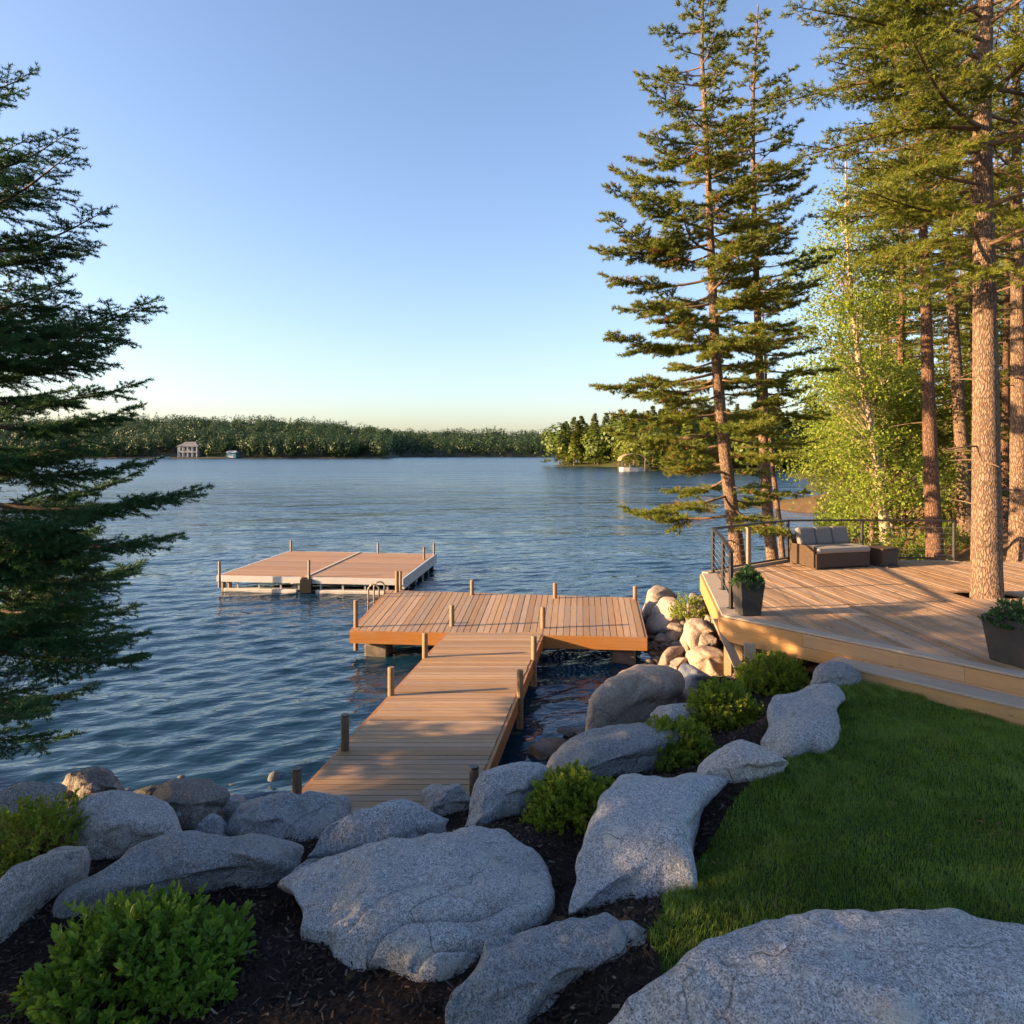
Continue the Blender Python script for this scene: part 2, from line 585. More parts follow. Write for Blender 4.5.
n = N('forest_floor')
c = n.coord()
k = n.noise(c, .8, 6, .65)
col = n.mix(n.ramp(k, [(.35, (0.,)), (.65, (1.,))]), (.13, .075, .04), (.21, .125, .065))
col = n.mix(n.ramp(n.noise(c, 3.1, 5, .7), [(.52, (0.,)), (.64, (.8,))]), col, (.06, .085, .02))
col = n.mix(n.ramp(n.noise(c, 22, 4, .7), [(.5, (0.,)), (.7, (.6,))]), col, (.05, .032, .02))
ypos = n.node('ShaderNodeSeparateXYZ', i0=c).outputs[1]
gr = n.node('ShaderNodeMapRange', i0=ypos)          # undergrowth covers the ground of the far point
gr.inputs[1].default_value, gr.inputs[2].default_value, gr.inputs[4].default_value = 45., 80., .85
col = n.mix(gr.outputs[0], col, (.035, .05, .016))
SOIL = n.done(col, .95, n.bump(n.noise(c, 14, 6, .75), .9, .06), spec=.1)

xs = np.concatenate([np.linspace(-120, -14, 40), np.arange(-13.5, 16, .22), np.arange(16.5, 34, .7), np.linspace(35, 140, 60)])
ys = np.concatenate([np.linspace(-40, -6, 14), np.arange(-5, 24, .22), np.arange(24.5, 50, .7), np.linspace(51, 340, 120)])
V, Fq = grid_mesh(xs, ys, lambda x, y: hz(x, y) + .03 * vnoise(np.stack([x * 1.3, y * 1.3, x * 0], 1), 5))
tag(solid('ground', V, Fq, SOIL, smooth=True, org=(0, 0, 0)), 'brown forest floor with needles running down to the lake', 'ground', kind='structure')

# mulch bed: a finer sheet over the planted part, with chips of bark lying on it
LAWN = [(4.22, 9.42), (3.4, 8.1), (2.6, 6.7), (1.95, 6.0), (1.25, 5.1), (1.0, 4.7), (.86, 4.2), (.75, 3.4), (.8, 2.0), (7.8, 2.0), (7.8, 5.3), (6.55, 6.78)]
BED = [(-4.6, 1.8), (.8, 1.8), (.75, 3.4), (.86, 4.2), (1.0, 4.7), (1.25, 5.1), (1.95, 6.0), (2.6, 6.7), (3.4, 8.1), (4.22, 9.42), (5.2, 9.9), (5.2, 11.6), (3.6, 12.0), (2.7, 11.2), (1.5, 9.9), (.2, 8.6), (-.9, 7.3), (-2.4, 6.9), (-3.6, 6.6), (-4.6, 6.3)]
n = N('bark_mulch')
c = n.coord()
k = n.noise(c, 42, 5, .7)
col = n.mix(n.ramp(k, [(.38, (0.,)), (.68, (1.,))]), (.010, .008, .007), (.04, .028, .023))
MULCH = n.done(col, .9, n.bump(k, 1.0, .03), spec=.15)
xs, ys = np.arange(-4.8, 5.4, .06), np.arange(1.7, 12.1, .06)
V, Fq = grid_mesh(xs, ys, lambda x, y: hz(x, y) + .03 + .02 * fbm(np.stack([x * 6, y * 6, x * 0], 1), 3, 9))
keep = in_poly(V[Fq[:, 0], 0], V[Fq[:, 0], 1], BED)
tag(solid('mulch_bed', V, Fq[keep], MULCH, smooth=True, org=(0, 0, 0)), 'dark bark mulch bed between the boulders and the lawn', 'mulch', kind='structure')

rng = np.random.default_rng(11)
M_ = 95000
x, y = rng.uniform(-4.6, 5.2, M_), rng.uniform(1.8, 12, M_)
ok = in_poly(x, y, BED) & ((y < 8.5) | (rng.random(M_) < .5))
x, y = x[ok], y[ok]
z = hz(x, y) + .045 + .02 * fbm(np.stack([x * 6, y * 6, x * 0], 1), 3, 9) + rng.uniform(-.008, .012, len(x))
th = rng.uniform(0, PI, len(x))
ln, wd = rng.uniform(.008, .03, len(x)), rng.uniform(.003, .008, len(x))
u = np.stack([np.cos(th), np.sin(th), rng.normal(0, .35, len(x))], 1)
v = np.stack([-np.sin(th), np.cos(th), rng.normal(0, .5, len(x))], 1)
P = np.stack([x, y, z], 1)
V = np.stack([P - u * ln[:, None] - v * wd[:, None], P + u * ln[:, None] - v * wd[:, None] * .6, P + u * ln[:, None] * .9 + v * wd[:, None], P - u * ln[:, None] * .8 + v * wd[:, None]], 1).reshape(-1, 3)
n = N('bark_chip')
isl = n.island()
CHIP = n.done(n.ramp(isl, [(0, (.01, .008, .007)), (.6, (.035, .025, .02)), (.93, (.075, .05, .038)), (1, (.2, .17, .13))]), .85, spec=.2)
tag(solid('mulch_chips', V, np.arange(len(V)).reshape(-1, 4), CHIP, org=(0, 0, 0)), 'loose dark bark chips covering the planting bed', 'mulch', kind='stuff')

# lawn
n = N('turf')
c = n.coord()
col = n.mix(n.ramp(n.noise(c, 1.3, 4), [(.3, (0.,)), (.7, (1.,))]), (.018, .04, .008), (.035, .06, .014))
TURF = n.done(col, .95, n.bump(n.noise(c, 60, 4, .7), .8, .02), spec=.1)
xs, ys = np.arange(.6, 7.9, .08), np.arange(1.9, 9.6, .08)
lawn_z = lambda x, y: hz(x, y) + .045 + .018 * vnoise(np.stack([x * 1.1, y * 1.1, x * 0], 1), 21)
V, Fq = grid_mesh(xs, ys, lawn_z)
keep = in_poly(V[Fq[:, 0], 0] + .04, V[Fq[:, 0], 1] + .04, LAWN)
tag(solid('lawn', V, Fq[keep], TURF, smooth=True, org=(0, 0, 0)), 'mown green lawn between the boulder edging and the wooden step', 'lawn', kind='structure')
M_ = 420000
x, y = rng.uniform(.6, 7.8, M_), rng.uniform(2.0, 9.6, M_)
edge = .05 * fbm(np.stack([x * 5, y * 5, x * 0], 1), 2, 33)
ok = in_poly(x + edge, y + edge, LAWN) & (x < .74 * y + 1.6) & (y > 2.1)
x, y = x[ok], y[ok]
m = len(x)
P = np.stack([x, y, lawn_z(x, y) - .004], 1)
q = np.stack([x * 2.2, y * 2.2, x * 0], 1)
cl = fbm(q, 3, 44)
ang = vnoise(q * 1.7, 51) * 5 + rng.normal(0, 1.1, m)
lean = np.clip(.35 + .25 * cl + rng.normal(0, .2, m), 0, 1.1)
hgt = (.040 + .016 * cl + rng.normal(0, .012, m)).clip(.015, .095)
dr = np.stack([np.cos(ang), np.sin(ang), 0 * ang], 1)
sd = np.stack([-np.sin(ang), np.cos(ang), 0 * ang], 1) * (rng.uniform(.0012, .0024, m))[:, None]
up = np.array([0, 0, 1.])
mid = P + dr * (hgt * lean * .35)[:, None] + up * (hgt * .6)[:, None]
tip = P + dr * (hgt * lean)[:, None] + up * (hgt * (1 - .3 * lean))[:, None]
V = np.stack([P - sd, P + sd, mid + sd * .8, mid - sd * .8, tip], 1).reshape(-1, 3)
b = np.arange(m)[:, None] * 5
n = N('grass_blade')
isl = n.island()
k = n.noise(n.coord(), 1.6, 4, .6)
col = n.mix(n.math('MULTIPLY', n.math('ADD', isl, n.ramp(k, [(.35, (0.,)), (.65, (1.,))])), .5), (.095, .185, .018), (.215, .315, .04))
col = n.mix(n.ramp(n.math('FRACT', n.math('MULTIPLY', isl, 17.0)), [(.95, (0.,)), (.97, (1.,))]), col, (.20, .17, .08))
col = n.mix(n.ramp(n.noise(n.coord(), 5.5, 4, .6), [(.48, (0.,)), (.66, (.55,))]), col, (.135, .17, .03))
col = n.mix(n.ramp(n.noise(n.coord(), .9, 3, .6), [(.5, (0.,)), (.7, (.4,))]), col, (.05, .125, .018))
GRASS = n.leafy(col, .35, rough=.5, spec=.3)
tag(solid('grass', V, [b + np.array([[0, 1, 2, 3]]), b + np.array([[3, 2, 4]])], GRASS, org=(0, 0, 0)), 'short dense grass blades of the lawn', 'grass', kind='stuff')


# ------------------------------------------------------------------ water
rs = np.concatenate([[3.5, 5.0], 6.2 * 1.0058 ** np.arange(0, 500), [130, 170, 240, 360, 600, 1000, 1600, 2600]])
rs = rs[np.argsort(rs)]
tdense = np.linspace(R(38), R(142), 760)
ths = np.concatenate([tdense, np.linspace(R(142), R(398), 48)[1:-1]])
RR, TT = np.meshgrid(rs, ths, indexing='ij')
X, Y = (RR * np.cos(TT)).ravel(), (RR * np.sin(TT)).ravel()
dr = np.gradient(rs)
DR = np.repeat(dr, len(ths))
rw = np.random.default_rng(5)
Z = np.zeros(len(X))
XX, YY = X.copy(), Y.copy()
wdir = R(-72)
swell = 1 + .35 * vnoise(np.stack([X * .07, Y * .07, X * 0], 1), 71)
for i in range(52):
    lam = .30 * (1.15 / .30) ** rw.random()
    a_ = wdir + rw.normal(0, .3 if lam > .8 else .55)
    kx, ky = math.cos(a_) * 2 * PI / lam, math.sin(a_) * 2 * PI / lam
    amp = .025 * lam / (2 * PI) * (1.15 if .45 < lam < .95 else .9)
    att = np.clip((lam / (3.0 * DR) - 1), 0, 1)
    ph = kx * X + ky * Y + rw.uniform(0, 6.28)
    Z += amp * att * swell * np.sin(ph)
    XX += amp * att * swell * np.cos(ph) * math.cos(a_) * .8
    YY += amp * att * swell * np.cos(ph) * math.sin(a_) * .8
Z[np.repeat(rs, len(ths)) > 125] = 0
V = np.stack([XX, YY, Z], 1)
nt_, nr = len(ths), len(rs)
ii = np.arange(nr - 1)[:, None] * nt_
jj = np.arange(nt_)[None, :]
j2 = (jj + 1) % nt_
Fq = np.stack([(ii + jj).ravel(), (ii + nt_ + jj).ravel(), (ii + nt_ + j2).ravel(), (ii + j2).ravel()], 1)
n = N('lake_water')
c = n.coord((1.0, .5, 1.0), R(24))
c2 = n.coord((.45, 1.0, 1.0), R(-16))
n.b.inputs['IOR'].default_value = 1.333
gust = n.ramp(n.noise(n.coord((.5, 1, 1)), .03, 5, .6), [(.3, (.55,)), (.7, (1.,))])
fine = n.math('MULTIPLY', n.math('ADD', n.math('MULTIPLY', n.noise(c2, 2.6, 2, .5, .3), .6), n.math('MULTIPLY', n.noise(c2, 8.5, 2, .55, .2), .16)), gust)
ypos = n.node('ShaderNodeSeparateXYZ', i0=n.tc.outputs['Object']).outputs[1]
off = n.node('ShaderNodeMapRange', i0=ypos)         # longer wind waves out on the open lake
for k_, v_ in ((1, 16.), (2, 60.), (3, .22), (4, 1.)):
    off.inputs[k_].default_value = v_
nb = n.bump(n.math('MULTIPLY', n.noise(n.coord((.5, 1, 1), R(-10)), .16, 5, .52, .2), off.outputs[0]), 1.0, 1.4)
nb = n.bump(fine, .7, .18, nb)
wr = n.node('ShaderNodeMapRange', i0=ypos)          # the open lake is ruffled by ripples too fine to model
for k_, v_ in ((1, 22.), (2, 150.), (3, .05), (4, .24)):
    wr.inputs[k_].default_value = v_
WATER = n.done((.006, .029, .057), wr.outputs[0], nb, spec=.5)
tag(solid('water', V, Fq, WATER, smooth=True, org=(0, 0, 0)), 'dark blue rippled lake', 'water', kind='structure')
# ------------------------------------------------------------------ PART2
# ------------------------------------------------------------------ far hills and the far shore
def bush_pts(rng, n, kind):
    """leaf-clump quads of one far tree: centres in a unit crown (height 1, width about .5)"""
    if kind == 'cone':
        t = rng.random(n) ** .8
        r = .2 * (1 - t) ** .8 * np.sqrt(rng.uniform(.35, 1, n)) + .01
        z = .06 + .94 * t
    else:
        u = nrm(rng.normal(0, 1, (n, 3))) * (rng.uniform(.55, 1, n) ** .5)[:, None]
        r, z = np.hypot(u[:, 0], u[:, 1]) * .27, .62 + u[:, 2] * .36
        z = np.where(rng.random(n) < .2, rng.uniform(.05, .4, n), z)
    a = rng.uniform(0, 2 * PI, n)
    return np.stack([r * np.cos(a), r * np.sin(a), z], 1)


def quads(P, size, rng, flat=.0, face=None):
    m = len(P)
    a = nrm(rng.normal(0, 1, (m, 3)) * np.array([1, 1, 1 - flat]))
    if face is not None:            # leaf sprays lie along the outside of the crown
        a = nrm(np.cross(face + rng.normal(0, .3, (m, 3)), a))
        b = nrm(np.cross(face, a))
    else:
        b = nrm(np.cross(a, rng.normal(0, 1, (m, 3))))
    s = (size * rng.uniform(.6, 1.3, m))[:, None]
    V = np.stack([P - a * s, P + b * s * .9, P + a * s, P - b * s * .9], 1).reshape(-1, 3)
    return V, np.arange(m * 4).reshape(-1, 4)


FARSOIL = simple('far_ground', (.03, .035, .018), (.05, .045, .025), .05, .95, .2)
rf = np.random.default_rng(3)


def hill_h(x, y):
    px = 512 + F * x / y
    sky_ = np.interp(px, [-400, -50, 80, 142, 250, 318, 350, 386, 476, 556, 650, 900, 1400], [420, 424, 421, 420.5, 421.5, 424, 428, 433.5, 433, 435, 432, 428, 420])
    shore = np.interp(px, [-400, 385, 400, 1400], [480, 480, 600, 640])
    top = CH + (HY - sky_) / F * (shore + 170) - 9
    t = np.clip((y - shore) / 170, 0, 1)
    return np.where(y < shore, -2.5, .15 + (top - .15) * t ** .85), shore


hx, hy = np.linspace(-620, 700, 190), np.linspace(455, 900, 70)
V, Fq = grid_mesh(hx, hy, lambda x, y: hill_h(x, y)[0])
tag(solid('far_hills', V, Fq, FARSOIL, smooth=True, org=(0, 0, 0)), 'low wooded hills along the far side of the lake', 'hills', kind='structure')
M_ = 7500
tx, ty = rf.uniform(-560, 620, M_), 478 + 330 * rf.random(M_) ** 1.6
tz, sh = hill_h(tx, ty)
ok = (ty > sh + .3) & (np.abs(tx / ty) < .8) & ~((tx > -245) & (tx < -215) & (ty < 498)) & ~((tx > -202) & (tx < -189) & (ty < 494)) & (ty < sh + 230)
tx, ty, tz = tx[ok], ty[ok], tz[ok]
front = ty < (hill_h(tx, ty)[1] + 40)
Vs, Fs_ = [], []
nb_ = 0
for kind in ('cone', 'ball'):
    sel = (rf.random(len(tx)) < (.14 if kind == 'cone' else 2)) if kind == 'cone' else ~sel
    X0, Y0, Z0 = tx[sel], ty[sel], tz[sel]
    k_ = 175
    m = len(X0)
    hgt = 5.5 + 13 * rf.beta(2.2, 2.2, m) * (1.1 if kind == 'cone' else .95)
    P = bush_pts(rf, m * k_, kind).reshape(m, k_, 3) * hgt[:, None, None]
    P[:, :, :2] *= rf.uniform(1.0, 1.35, m)[:, None, None] * (1.0 if kind == 'cone' else 1.4)
    fc_ = nrm(P - np.array([0, 0, 1.]) * (hgt * (.45 if kind == 'ball' else .2))[:, None, None]).reshape(-1, 3)
    P = P + np.stack([X0, Y0, Z0], 1)[:, None]
    v, f = quads(P.reshape(-1, 3), 0.56, rf, .3, fc_)
    Vs.append(v)
    Fs_.append(f + nb_)
    nb_ += len(v)
n = N('far_foliage')
k = n.noise(n.coord(), .09, 3, .6)
L_FAR = n.leafy(n.mix(n.math('MULTIPLY', n.math('ADD', n.math('MULTIPLY', n.island(), .25), n.ramp(k, [(.4, (0.,)), (.6, (1.6,))])), .42), (.024, .055, .021), (.052, .09, .028)), .25)
tag(solid('far_forest', np.concatenate(Vs), [np.concatenate(Fs_)], L_FAR, org=(0, 0, 0)), 'dense green forest covering the hills across the lake', 'forest', kind='stuff')

WHITE = simple('white_paint', (.50, .50, .49), (.42, .42, .41), 3, .5, .05)
ROOF = simple('grey_shingle', (.16, .165, .175), (.11, .11, .12), 6, .8, .3)
GLASS = N('window_glass').done((.03, .04, .05), .08, spec=.6)
GREYWOOD = simple('weathered_wood', (.22, .19, .16), (.15, .13, .11), 4, .8, .3)
TEAL = simple('teal_paint', (.12, .30, .33), (.10, .25, .28), 3, .5, .05)

# house with a columned porch on the far shore
hc = atd(189.5, 457.5, 486)
hx_, hy_, hz_ = hc[0], hc[1], .9
SIDING = simple('pale_siding', (.42, .43, .44), (.36, .37, .38), 2, .6, .05)
house = thing('house', (hx_, hy_, hz_), 'white two storey lake house with a columned porch on the far shore', 'house')
b = MB(); b.box((hx_, hy_ + 3, hz_ + 3.6), (13.5, 9, 7.2)); b.build('wall', SIDING, house)
b = MB(); b.hexa([(hx_ - 8, hy_ - 3.6, hz_ + 7.2), (hx_ + 8, hy_ - 3.6, hz_ + 7.2), (hx_ + 8, hy_ + 8.2, hz_ + 7.2), (hx_ - 8, hy_ + 8.2, hz_ + 7.2), (hx_ - 3.4, hy_ + 1.5, hz_ + 10.6), (hx_ + 3.4, hy_ + 1.5, hz_ + 10.6), (hx_ + 3.4, hy_ + 3.5, hz_ + 10.6), (hx_ - 3.4, hy_ + 3.5, hz_ + 10.6)]); b.build('roof', ROOF, house)
for i in range(5):
    b = MB(); b.box((hx_ - 6.4 + i * 3.2, hy_ - 3.1, hz_ + 3.6), (.55, .55, 7.1)); b.build('column', SIDING, house)
b = MB(); b.box((hx_, hy_ - 2.4, hz_ + 3.4), (13.4, 2.2, .35)); b.build('balcony', SIDING, house)
for zz in (1.5, 5.2):
    for i in range(4):
        b = MB(); b.box((hx_ - 4.8 + i * 3.2, hy_ - 1.52, hz_ + zz + .3), (1.9, .1, 2.3)); b.build('window', GLASS, house)
for nm, pxx, d_, sz, lab, roofm, wallm in (('boathouse', 232.5, 482, (6.2, 5, 3.4), 'small teal boathouse with a pale roof beside the far white house', SIDING, TEAL),):
    cx, cy = (pxx - 512) / F * d_, d_
    t = thing(nm, (cx, cy, .5), lab, nm)
    b = MB(); b.box((cx, cy, .5 + sz[2] / 2), sz); b.build('wall', wallm, t)
    b = MB(); b.hexa([(cx - 3.6, cy - 3, .5 + sz[2]), (cx + 3.6, cy - 3, .5 + sz[2]), (cx + 3.6, cy + 3, .5 + sz[2]), (cx - 3.6, cy + 3, .5 + sz[2]), (cx - 3, cy - .2, 5.3), (cx + 3, cy - .2, 5.3), (cx + 3, cy + .2, 5.3), (cx - 3, cy + .2, 5.3)]); b.build('roof', roofm, t)
    b = MB(); b.box((cx, cy - 2.55, 1.5), (3.4, .12, 2.1)); b.build('door', WHITE, t)


def hull(cx, cy, cz, L, W, H, mb, rz=0.0):
    st = [(-.5, .75), (-.25, 1), (.1, 1), (.35, .72), (.5, .06)]
    V = []
    for s, ww in st:
        for side, hh, k in ((-1, 1, 1), (-1, 0, .55), (1, 0, .55), (1, 1, 1)):
            px_, py_ = s * L, side * W / 2 * ww * k
            V.append((cx + px_ * math.cos(rz) - py_ * math.sin(rz), cy + px_ * math.sin(rz) + py_ * math.cos(rz), cz + hh * H * (1 + .25 * max(0, s))))
    f = []
    for i in range(len(st) - 1):
        for j in range(4):
            f.append((i * 4 + j, i * 4 + (j + 1) % 4, (i + 1) * 4 + (j + 1) % 4, (i + 1) * 4 + j))
    mb.add(V, f, (), [(0, 1, 2, 3), tuple(16 + j for j in (3, 2, 1, 0))])


t = thing('motor_boat', ((163 - 512) / F * 474, 474, 0), 'small white boat moored left of the far white house', 'boat')
b = MB(); hull((163 - 512) / F * 474, 474, -.15, 7.5, 2.6, 1.3, b, .3); b.build('hull', WHITE, t)
b = MB(); b.box(((163 - 512) / F * 474, 474, 1.55), (2.4, 1.8, .8), .3); b.build('cabin', WHITE, t)

# boat shelter and boat at the end of the wooded point
cx, cy = (631.5 - 512) / F * 163, 163
MOSS = simple('mossy_roof', (.20, .15, .085), (.15, .13, .06), 1.2, .9, .3)
t = thing('boat_shelter', (cx, cy, 0), 'open boat shelter with an arched mossy roof at the wooded point', 'boat shelter')
b = MB()
arc = [(-2.9, 0), (-2.5, .8), (-1.4, 1.35), (0, 1.55), (1.4, 1.35), (2.5, .8), (2.9, 0)]
for (a0, z0), (a1, z1) in zip(arc[:-1], arc[1:]):
    b.hexa([(cx + a0, cy - 3, 2.35 + z0), (cx + a1, cy - 3, 2.35 + z1), (cx + a1, cy + 3, 2.35 + z1), (cx + a0, cy + 3, 2.35 + z0), (cx + a0, cy - 3, 2.5 + z0), (cx + a1, cy - 3, 2.5 + z1), (cx + a1, cy + 3, 2.5 + z1), (cx + a0, cy + 3, 2.5 + z0)])
b.build('roof', MOSS, t)
for sx in (-2.6, 0, 2.6):
    for sy in (-2.7, 2.7):
        b = MB(); b.box((cx + sx, cy + sy, .9), (.2, .2, 3.4)); b.build('post', GREYWOOD, t)
t = thing('motor_boat', (cx - .8, cy - 4.6, 0), 'white motor boat floating in front of the mossy boat shelter', 'boat')
b = MB(); hull(cx - .8, cy - 4.6, -.1, 5.6, 2.1, .95, b, PI); b.build('hull', WHITE, t)
b = MB(); b.box((cx - .4, cy - 4.6, 1.15), (1.1, 1.5, .55)); b.build('windscreen', GLASS, t)

# ------------------------------------------------------------------ trees: builders
def needles(S, D, L, per_m, nl, nw, rng, ang=55, jit=.25):
    cnt = np.maximum(1, (L * per_m).astype(int))
    idx = np.repeat(np.arange(len(S)), cnt)
    m = len(idx)
    t = rng.random(m) ** .8
    Dk = D[idx]
    ref = np.where(np.abs(Dk[:, 2:3]) > .9, [[1., 0, 0]], [[0, 0, 1.]])
    A = nrm(np.cross(Dk, ref))
    B = np.cross(Dk, A)
    th = rng.uniform(0, 2 * PI, m)
    al = R(ang) * rng.uniform(.5, 1.2, m)
    nd = nrm(Dk * np.cos(al)[:, None] + (A * np.cos(th)[:, None] + B * np.sin(th)[:, None]) * np.sin(al)[:, None])
    nd[:, 2] += .12
    P = S[idx] + Dk * (L[idx] * t)[:, None]
    sd = nrm(np.cross(nd, rng.normal(0, 1, (m, 3)))) * (nw * rng.uniform(.7, 1.2, m) / 2)[:, None]
    tip = P + nd * (nl * rng.uniform(.7, 1.2, m))[:, None]
    V = np.stack([P - sd, P + sd, tip], 1).reshape(-1, 3)
    return V, np.arange(3 * m).reshape(-1, 3)


def spikes(S, D, L, r):
    """thin tapering twigs"""
    m = len(S)
    ref = np.where(np.abs(D[:, 2:3]) > .9, [[1., 0, 0]], [[0, 0, 1.]])
    A = nrm(np.cross(D, ref))
    B = np.cross(D, A)
    V = np.stack([S + A * r[:, None], S + (-.5 * A + .866 * B) * r[:, None], S + (-.5 * A - .866 * B) * r[:, None], S + D * L[:, None]], 1).reshape(-1, 3)
    b_ = np.arange(m)[:, None] * 4
    return V, np.concatenate([b_ + np.array([[0, 1, 3]]), b_ + np.array([[1, 2, 3]]), b_ + np.array([[2, 0, 3]])])


def trunk_mesh(path, H, r0, rng, flare=1.35, n=14, rings=26, top=.12):
    zs = np.concatenate([[-.5, 0, .12, .3, .6], np.linspace(1.1, H, rings)])
    pz, px_, py_ = np.array(path).T
    C = np.stack([np.interp(zs, pz, px_), np.interp(zs, pz, py_), zs], 1)
    rad = r0 * (1 - (1 - top) * np.clip(zs / H, 0, 1) ** .9) * (1 + (flare - 1) * np.exp(-np.clip(zs, 0, 99) / .28))
    th = np.arange(n) / n * 2 * PI
    rr = rad[:, None] * (1 + .06 * np.sin(th * 5 + 1)[None] * np.exp(-np.clip(zs, 0, 9) / .5)[:, None] + rng.normal(0, .018, (len(zs), n)))
    V = C[:, None] + np.stack([np.cos(th)[None] * rr, np.sin(th)[None] * rr, 0 * rr], 2)
    V = V.reshape(-1, 3)
    f = []
    for k in range(len(zs) - 1):
        for j in range(n):
            f.append((k * n + j, k * n + (j + 1) % n, (k + 1) * n + (j + 1) % n, (k + 1) * n + j))
    return V, np.array(f)


def conifer(seed, H, path, r0, zc0, Rf, nbr, elev, sag=.25, sp2=.16, k2=.34, sp3=.09, k3=.42, per_m=60, nl=.05, nw=.008, extra=(), hang=.15, dry=.0, snags=6, keep=None, ang=55, azf=None):
    """returns meshes: trunk (V,F), branches (V,F), needles (V,F), dry needles (V,F)"""
    rng = np.random.default_rng(seed)
    pz, ppx, ppy = np.array(path).T
    br = []
    for i in range(nbr):
        t = ((i + rng.random()) / nbr) ** .85
        zb = zc0 + (H - zc0) * t * .985
        az = i * 2.39996 + rng.normal(0, .4)
        L = Rf(t) * rng.uniform(.62, 1.12) * (azf(az) if azf else 1)
        e = elev(t) + rng.normal(0, .09)
        br.append((zb, az, L, L * math.tan(e), sag * rng.uniform(.5, 1.4)))
    br += list(extra)
    bw = MB()
    S2, D2, L2, K2 = [], [], [], []
    S3, D3, L3 = [], [], []
    for zb, az, L, dz, sg in br:
        base = np.array([np.interp(zb, pz, ppx), np.interp(zb, pz, ppy), zb])
        if keep is not None and not keep(base, az, L):
            continue
        s = np.linspace(0, 1, 9)
        wob = rng.normal(0, .05, 2) * L
        rad = np.array([math.cos(az), math.sin(az), 0])
        lat = np.array([-math.sin(az), math.cos(az), 0])
        curve = lambda q: base + np.outer(q, rad) * L + np.outer(q * dz + sg * L * (q * q - q) * 1.0, [0, 0, 1]) + np.outer(np.sin(q * 4.2) * wob[0] + q * q * wob[1], lat)
        pts = curve(s)
        rb = .010 * L ** .8 + .004
        bw.tube(pts, np.linspace(rb * 1.5, rb * .25, 9), 5, False)
        n2 = max(4, int(L / sp2))
        q = np.clip(np.linspace(.14, .985, n2) + rng.normal(0, .012, n2), .1, .995)
        P = curve(q)
        T = nrm(curve(q + .02) - curve(q - .02))
        sgn = np.where(np.arange(n2) % 2 == 0, 1., -1.)
        side = nrm(np.cross(T, [0, 0, 1.]))
        be = R(52) * rng.uniform(.7, 1.15, n2)
        d = T * np.cos(be)[:, None] + side * (sgn * np.sin(be))[:, None] + np.array([0, 0, 1.]) * rng.normal(-.05, .16, n2)[:, None]
        l2 = (k2 * L * (1 - q) ** .75 + .05 * L + .09) * rng.uniform(.6, 1.15, n2)
        # dead sections near the trunk stay bare
        alive = q > rng.uniform(.12, .34)
        S2.append(P); D2.append(nrm(d)); L2.append(l2); K2.append(np.where(alive, 1, 0))
        S2.append(P[-1:]); D2.append(T[-1:]); L2.append(np.array([.12 + .05 * L])); K2.append(np.array([1]))
    S2, D2, L2, K2 = np.concatenate(S2), np.concatenate(D2), np.concatenate(L2), np.concatenate(K2)
    n3 = np.maximum(2, (L2 / sp3).astype(int))
    idx = np.repeat(np.arange(len(S2)), n3)
    m = len(idx)
    within = np.arange(m) - np.repeat(np.cumsum(n3) - n3, n3)
    q = (within + .6) / n3[idx]
    T = D2[idx]
    side = nrm(np.cross(T, np.array([0, 0, 1.]) + rng.normal(0, .12, (m, 3))))
    sgn = np.where(within % 2 == 0, 1., -1.)
    be = R(50) * rng.uniform(.6, 1.2, m)
    d3 = nrm(T * np.cos(be)[:, None] + side * (sgn * np.sin(be))[:, None] + np.array([0, 0, 1.]) * rng.normal(-hang, .2, m)[:, None])
    l3 = (k3 * L2[idx] * (1 - q) ** .6 + .04) * rng.uniform(.55, 1.2, m)
    P3 = S2[idx] + T * (L2[idx] * q)[:, None]
    al = K2[idx] == 1
    S = np.concatenate([S2[K2 == 1], P3[al]])
    D = np.concatenate([D2[K2 == 1], d3[al]])
    L = np.concatenate([L2[K2 == 1], l3[al]])
    isdry = rng.random(len(S)) < dry
    foli = needles(S[~isdry], D[~isdry], L[~isdry], per_m, nl, nw, rng, ang)
    dryn = needles(S[isdry], D[isdry], L[isdry], per_m * .6, nl, nw, rng, ang) if isdry.any() else None
    v1, f1 = np.concatenate(bw.V), np.array(bw.F4)
    v2, f2 = spikes(S2, D2, L2 * .95, .0035 + .004 * L2)
    v3, f3 = spikes(P3[~al], d3[~al], l3[~al], np.full((~al).sum(), .003)) if (~al).any() else (np.zeros((0, 3)), np.zeros((0, 3), int))
    # short dead stubs on the bare part of the trunk
    sb = MB()
    for i in range(snags):
        zb = rng.uniform(zc0 * .35, zc0 * 1.02)
        az = rng.uniform(0, 2 * PI)
        l = rng.uniform(.25, 1.0)
        base = np.array([np.interp(zb, pz, ppx), np.interp(zb, pz, ppy), zb])
        dd = np.array([math.cos(az), math.sin(az), rng.uniform(-.15, .3)])
        sb.tube([base, base + dd * l * .5, base + dd * l + np.array([0, 0, -.05])], [.022, .015, .004], 5, False)
    Vb, F4b = v1, [f1]
    if sb.n:
        F4b = [np.concatenate([f1, np.array(sb.F4) + len(v1)])]
        Vb = np.concatenate([v1] + sb.V)
    o3 = len(Vb)
    Vb = np.concatenate([Vb, v2, v3])
    branches = (Vb, [F4b[0], np.concatenate([f2 + o3, f3 + o3 + len(v2)])])
    return trunk_mesh(path, H, r0, rng), branches, foli, dryn


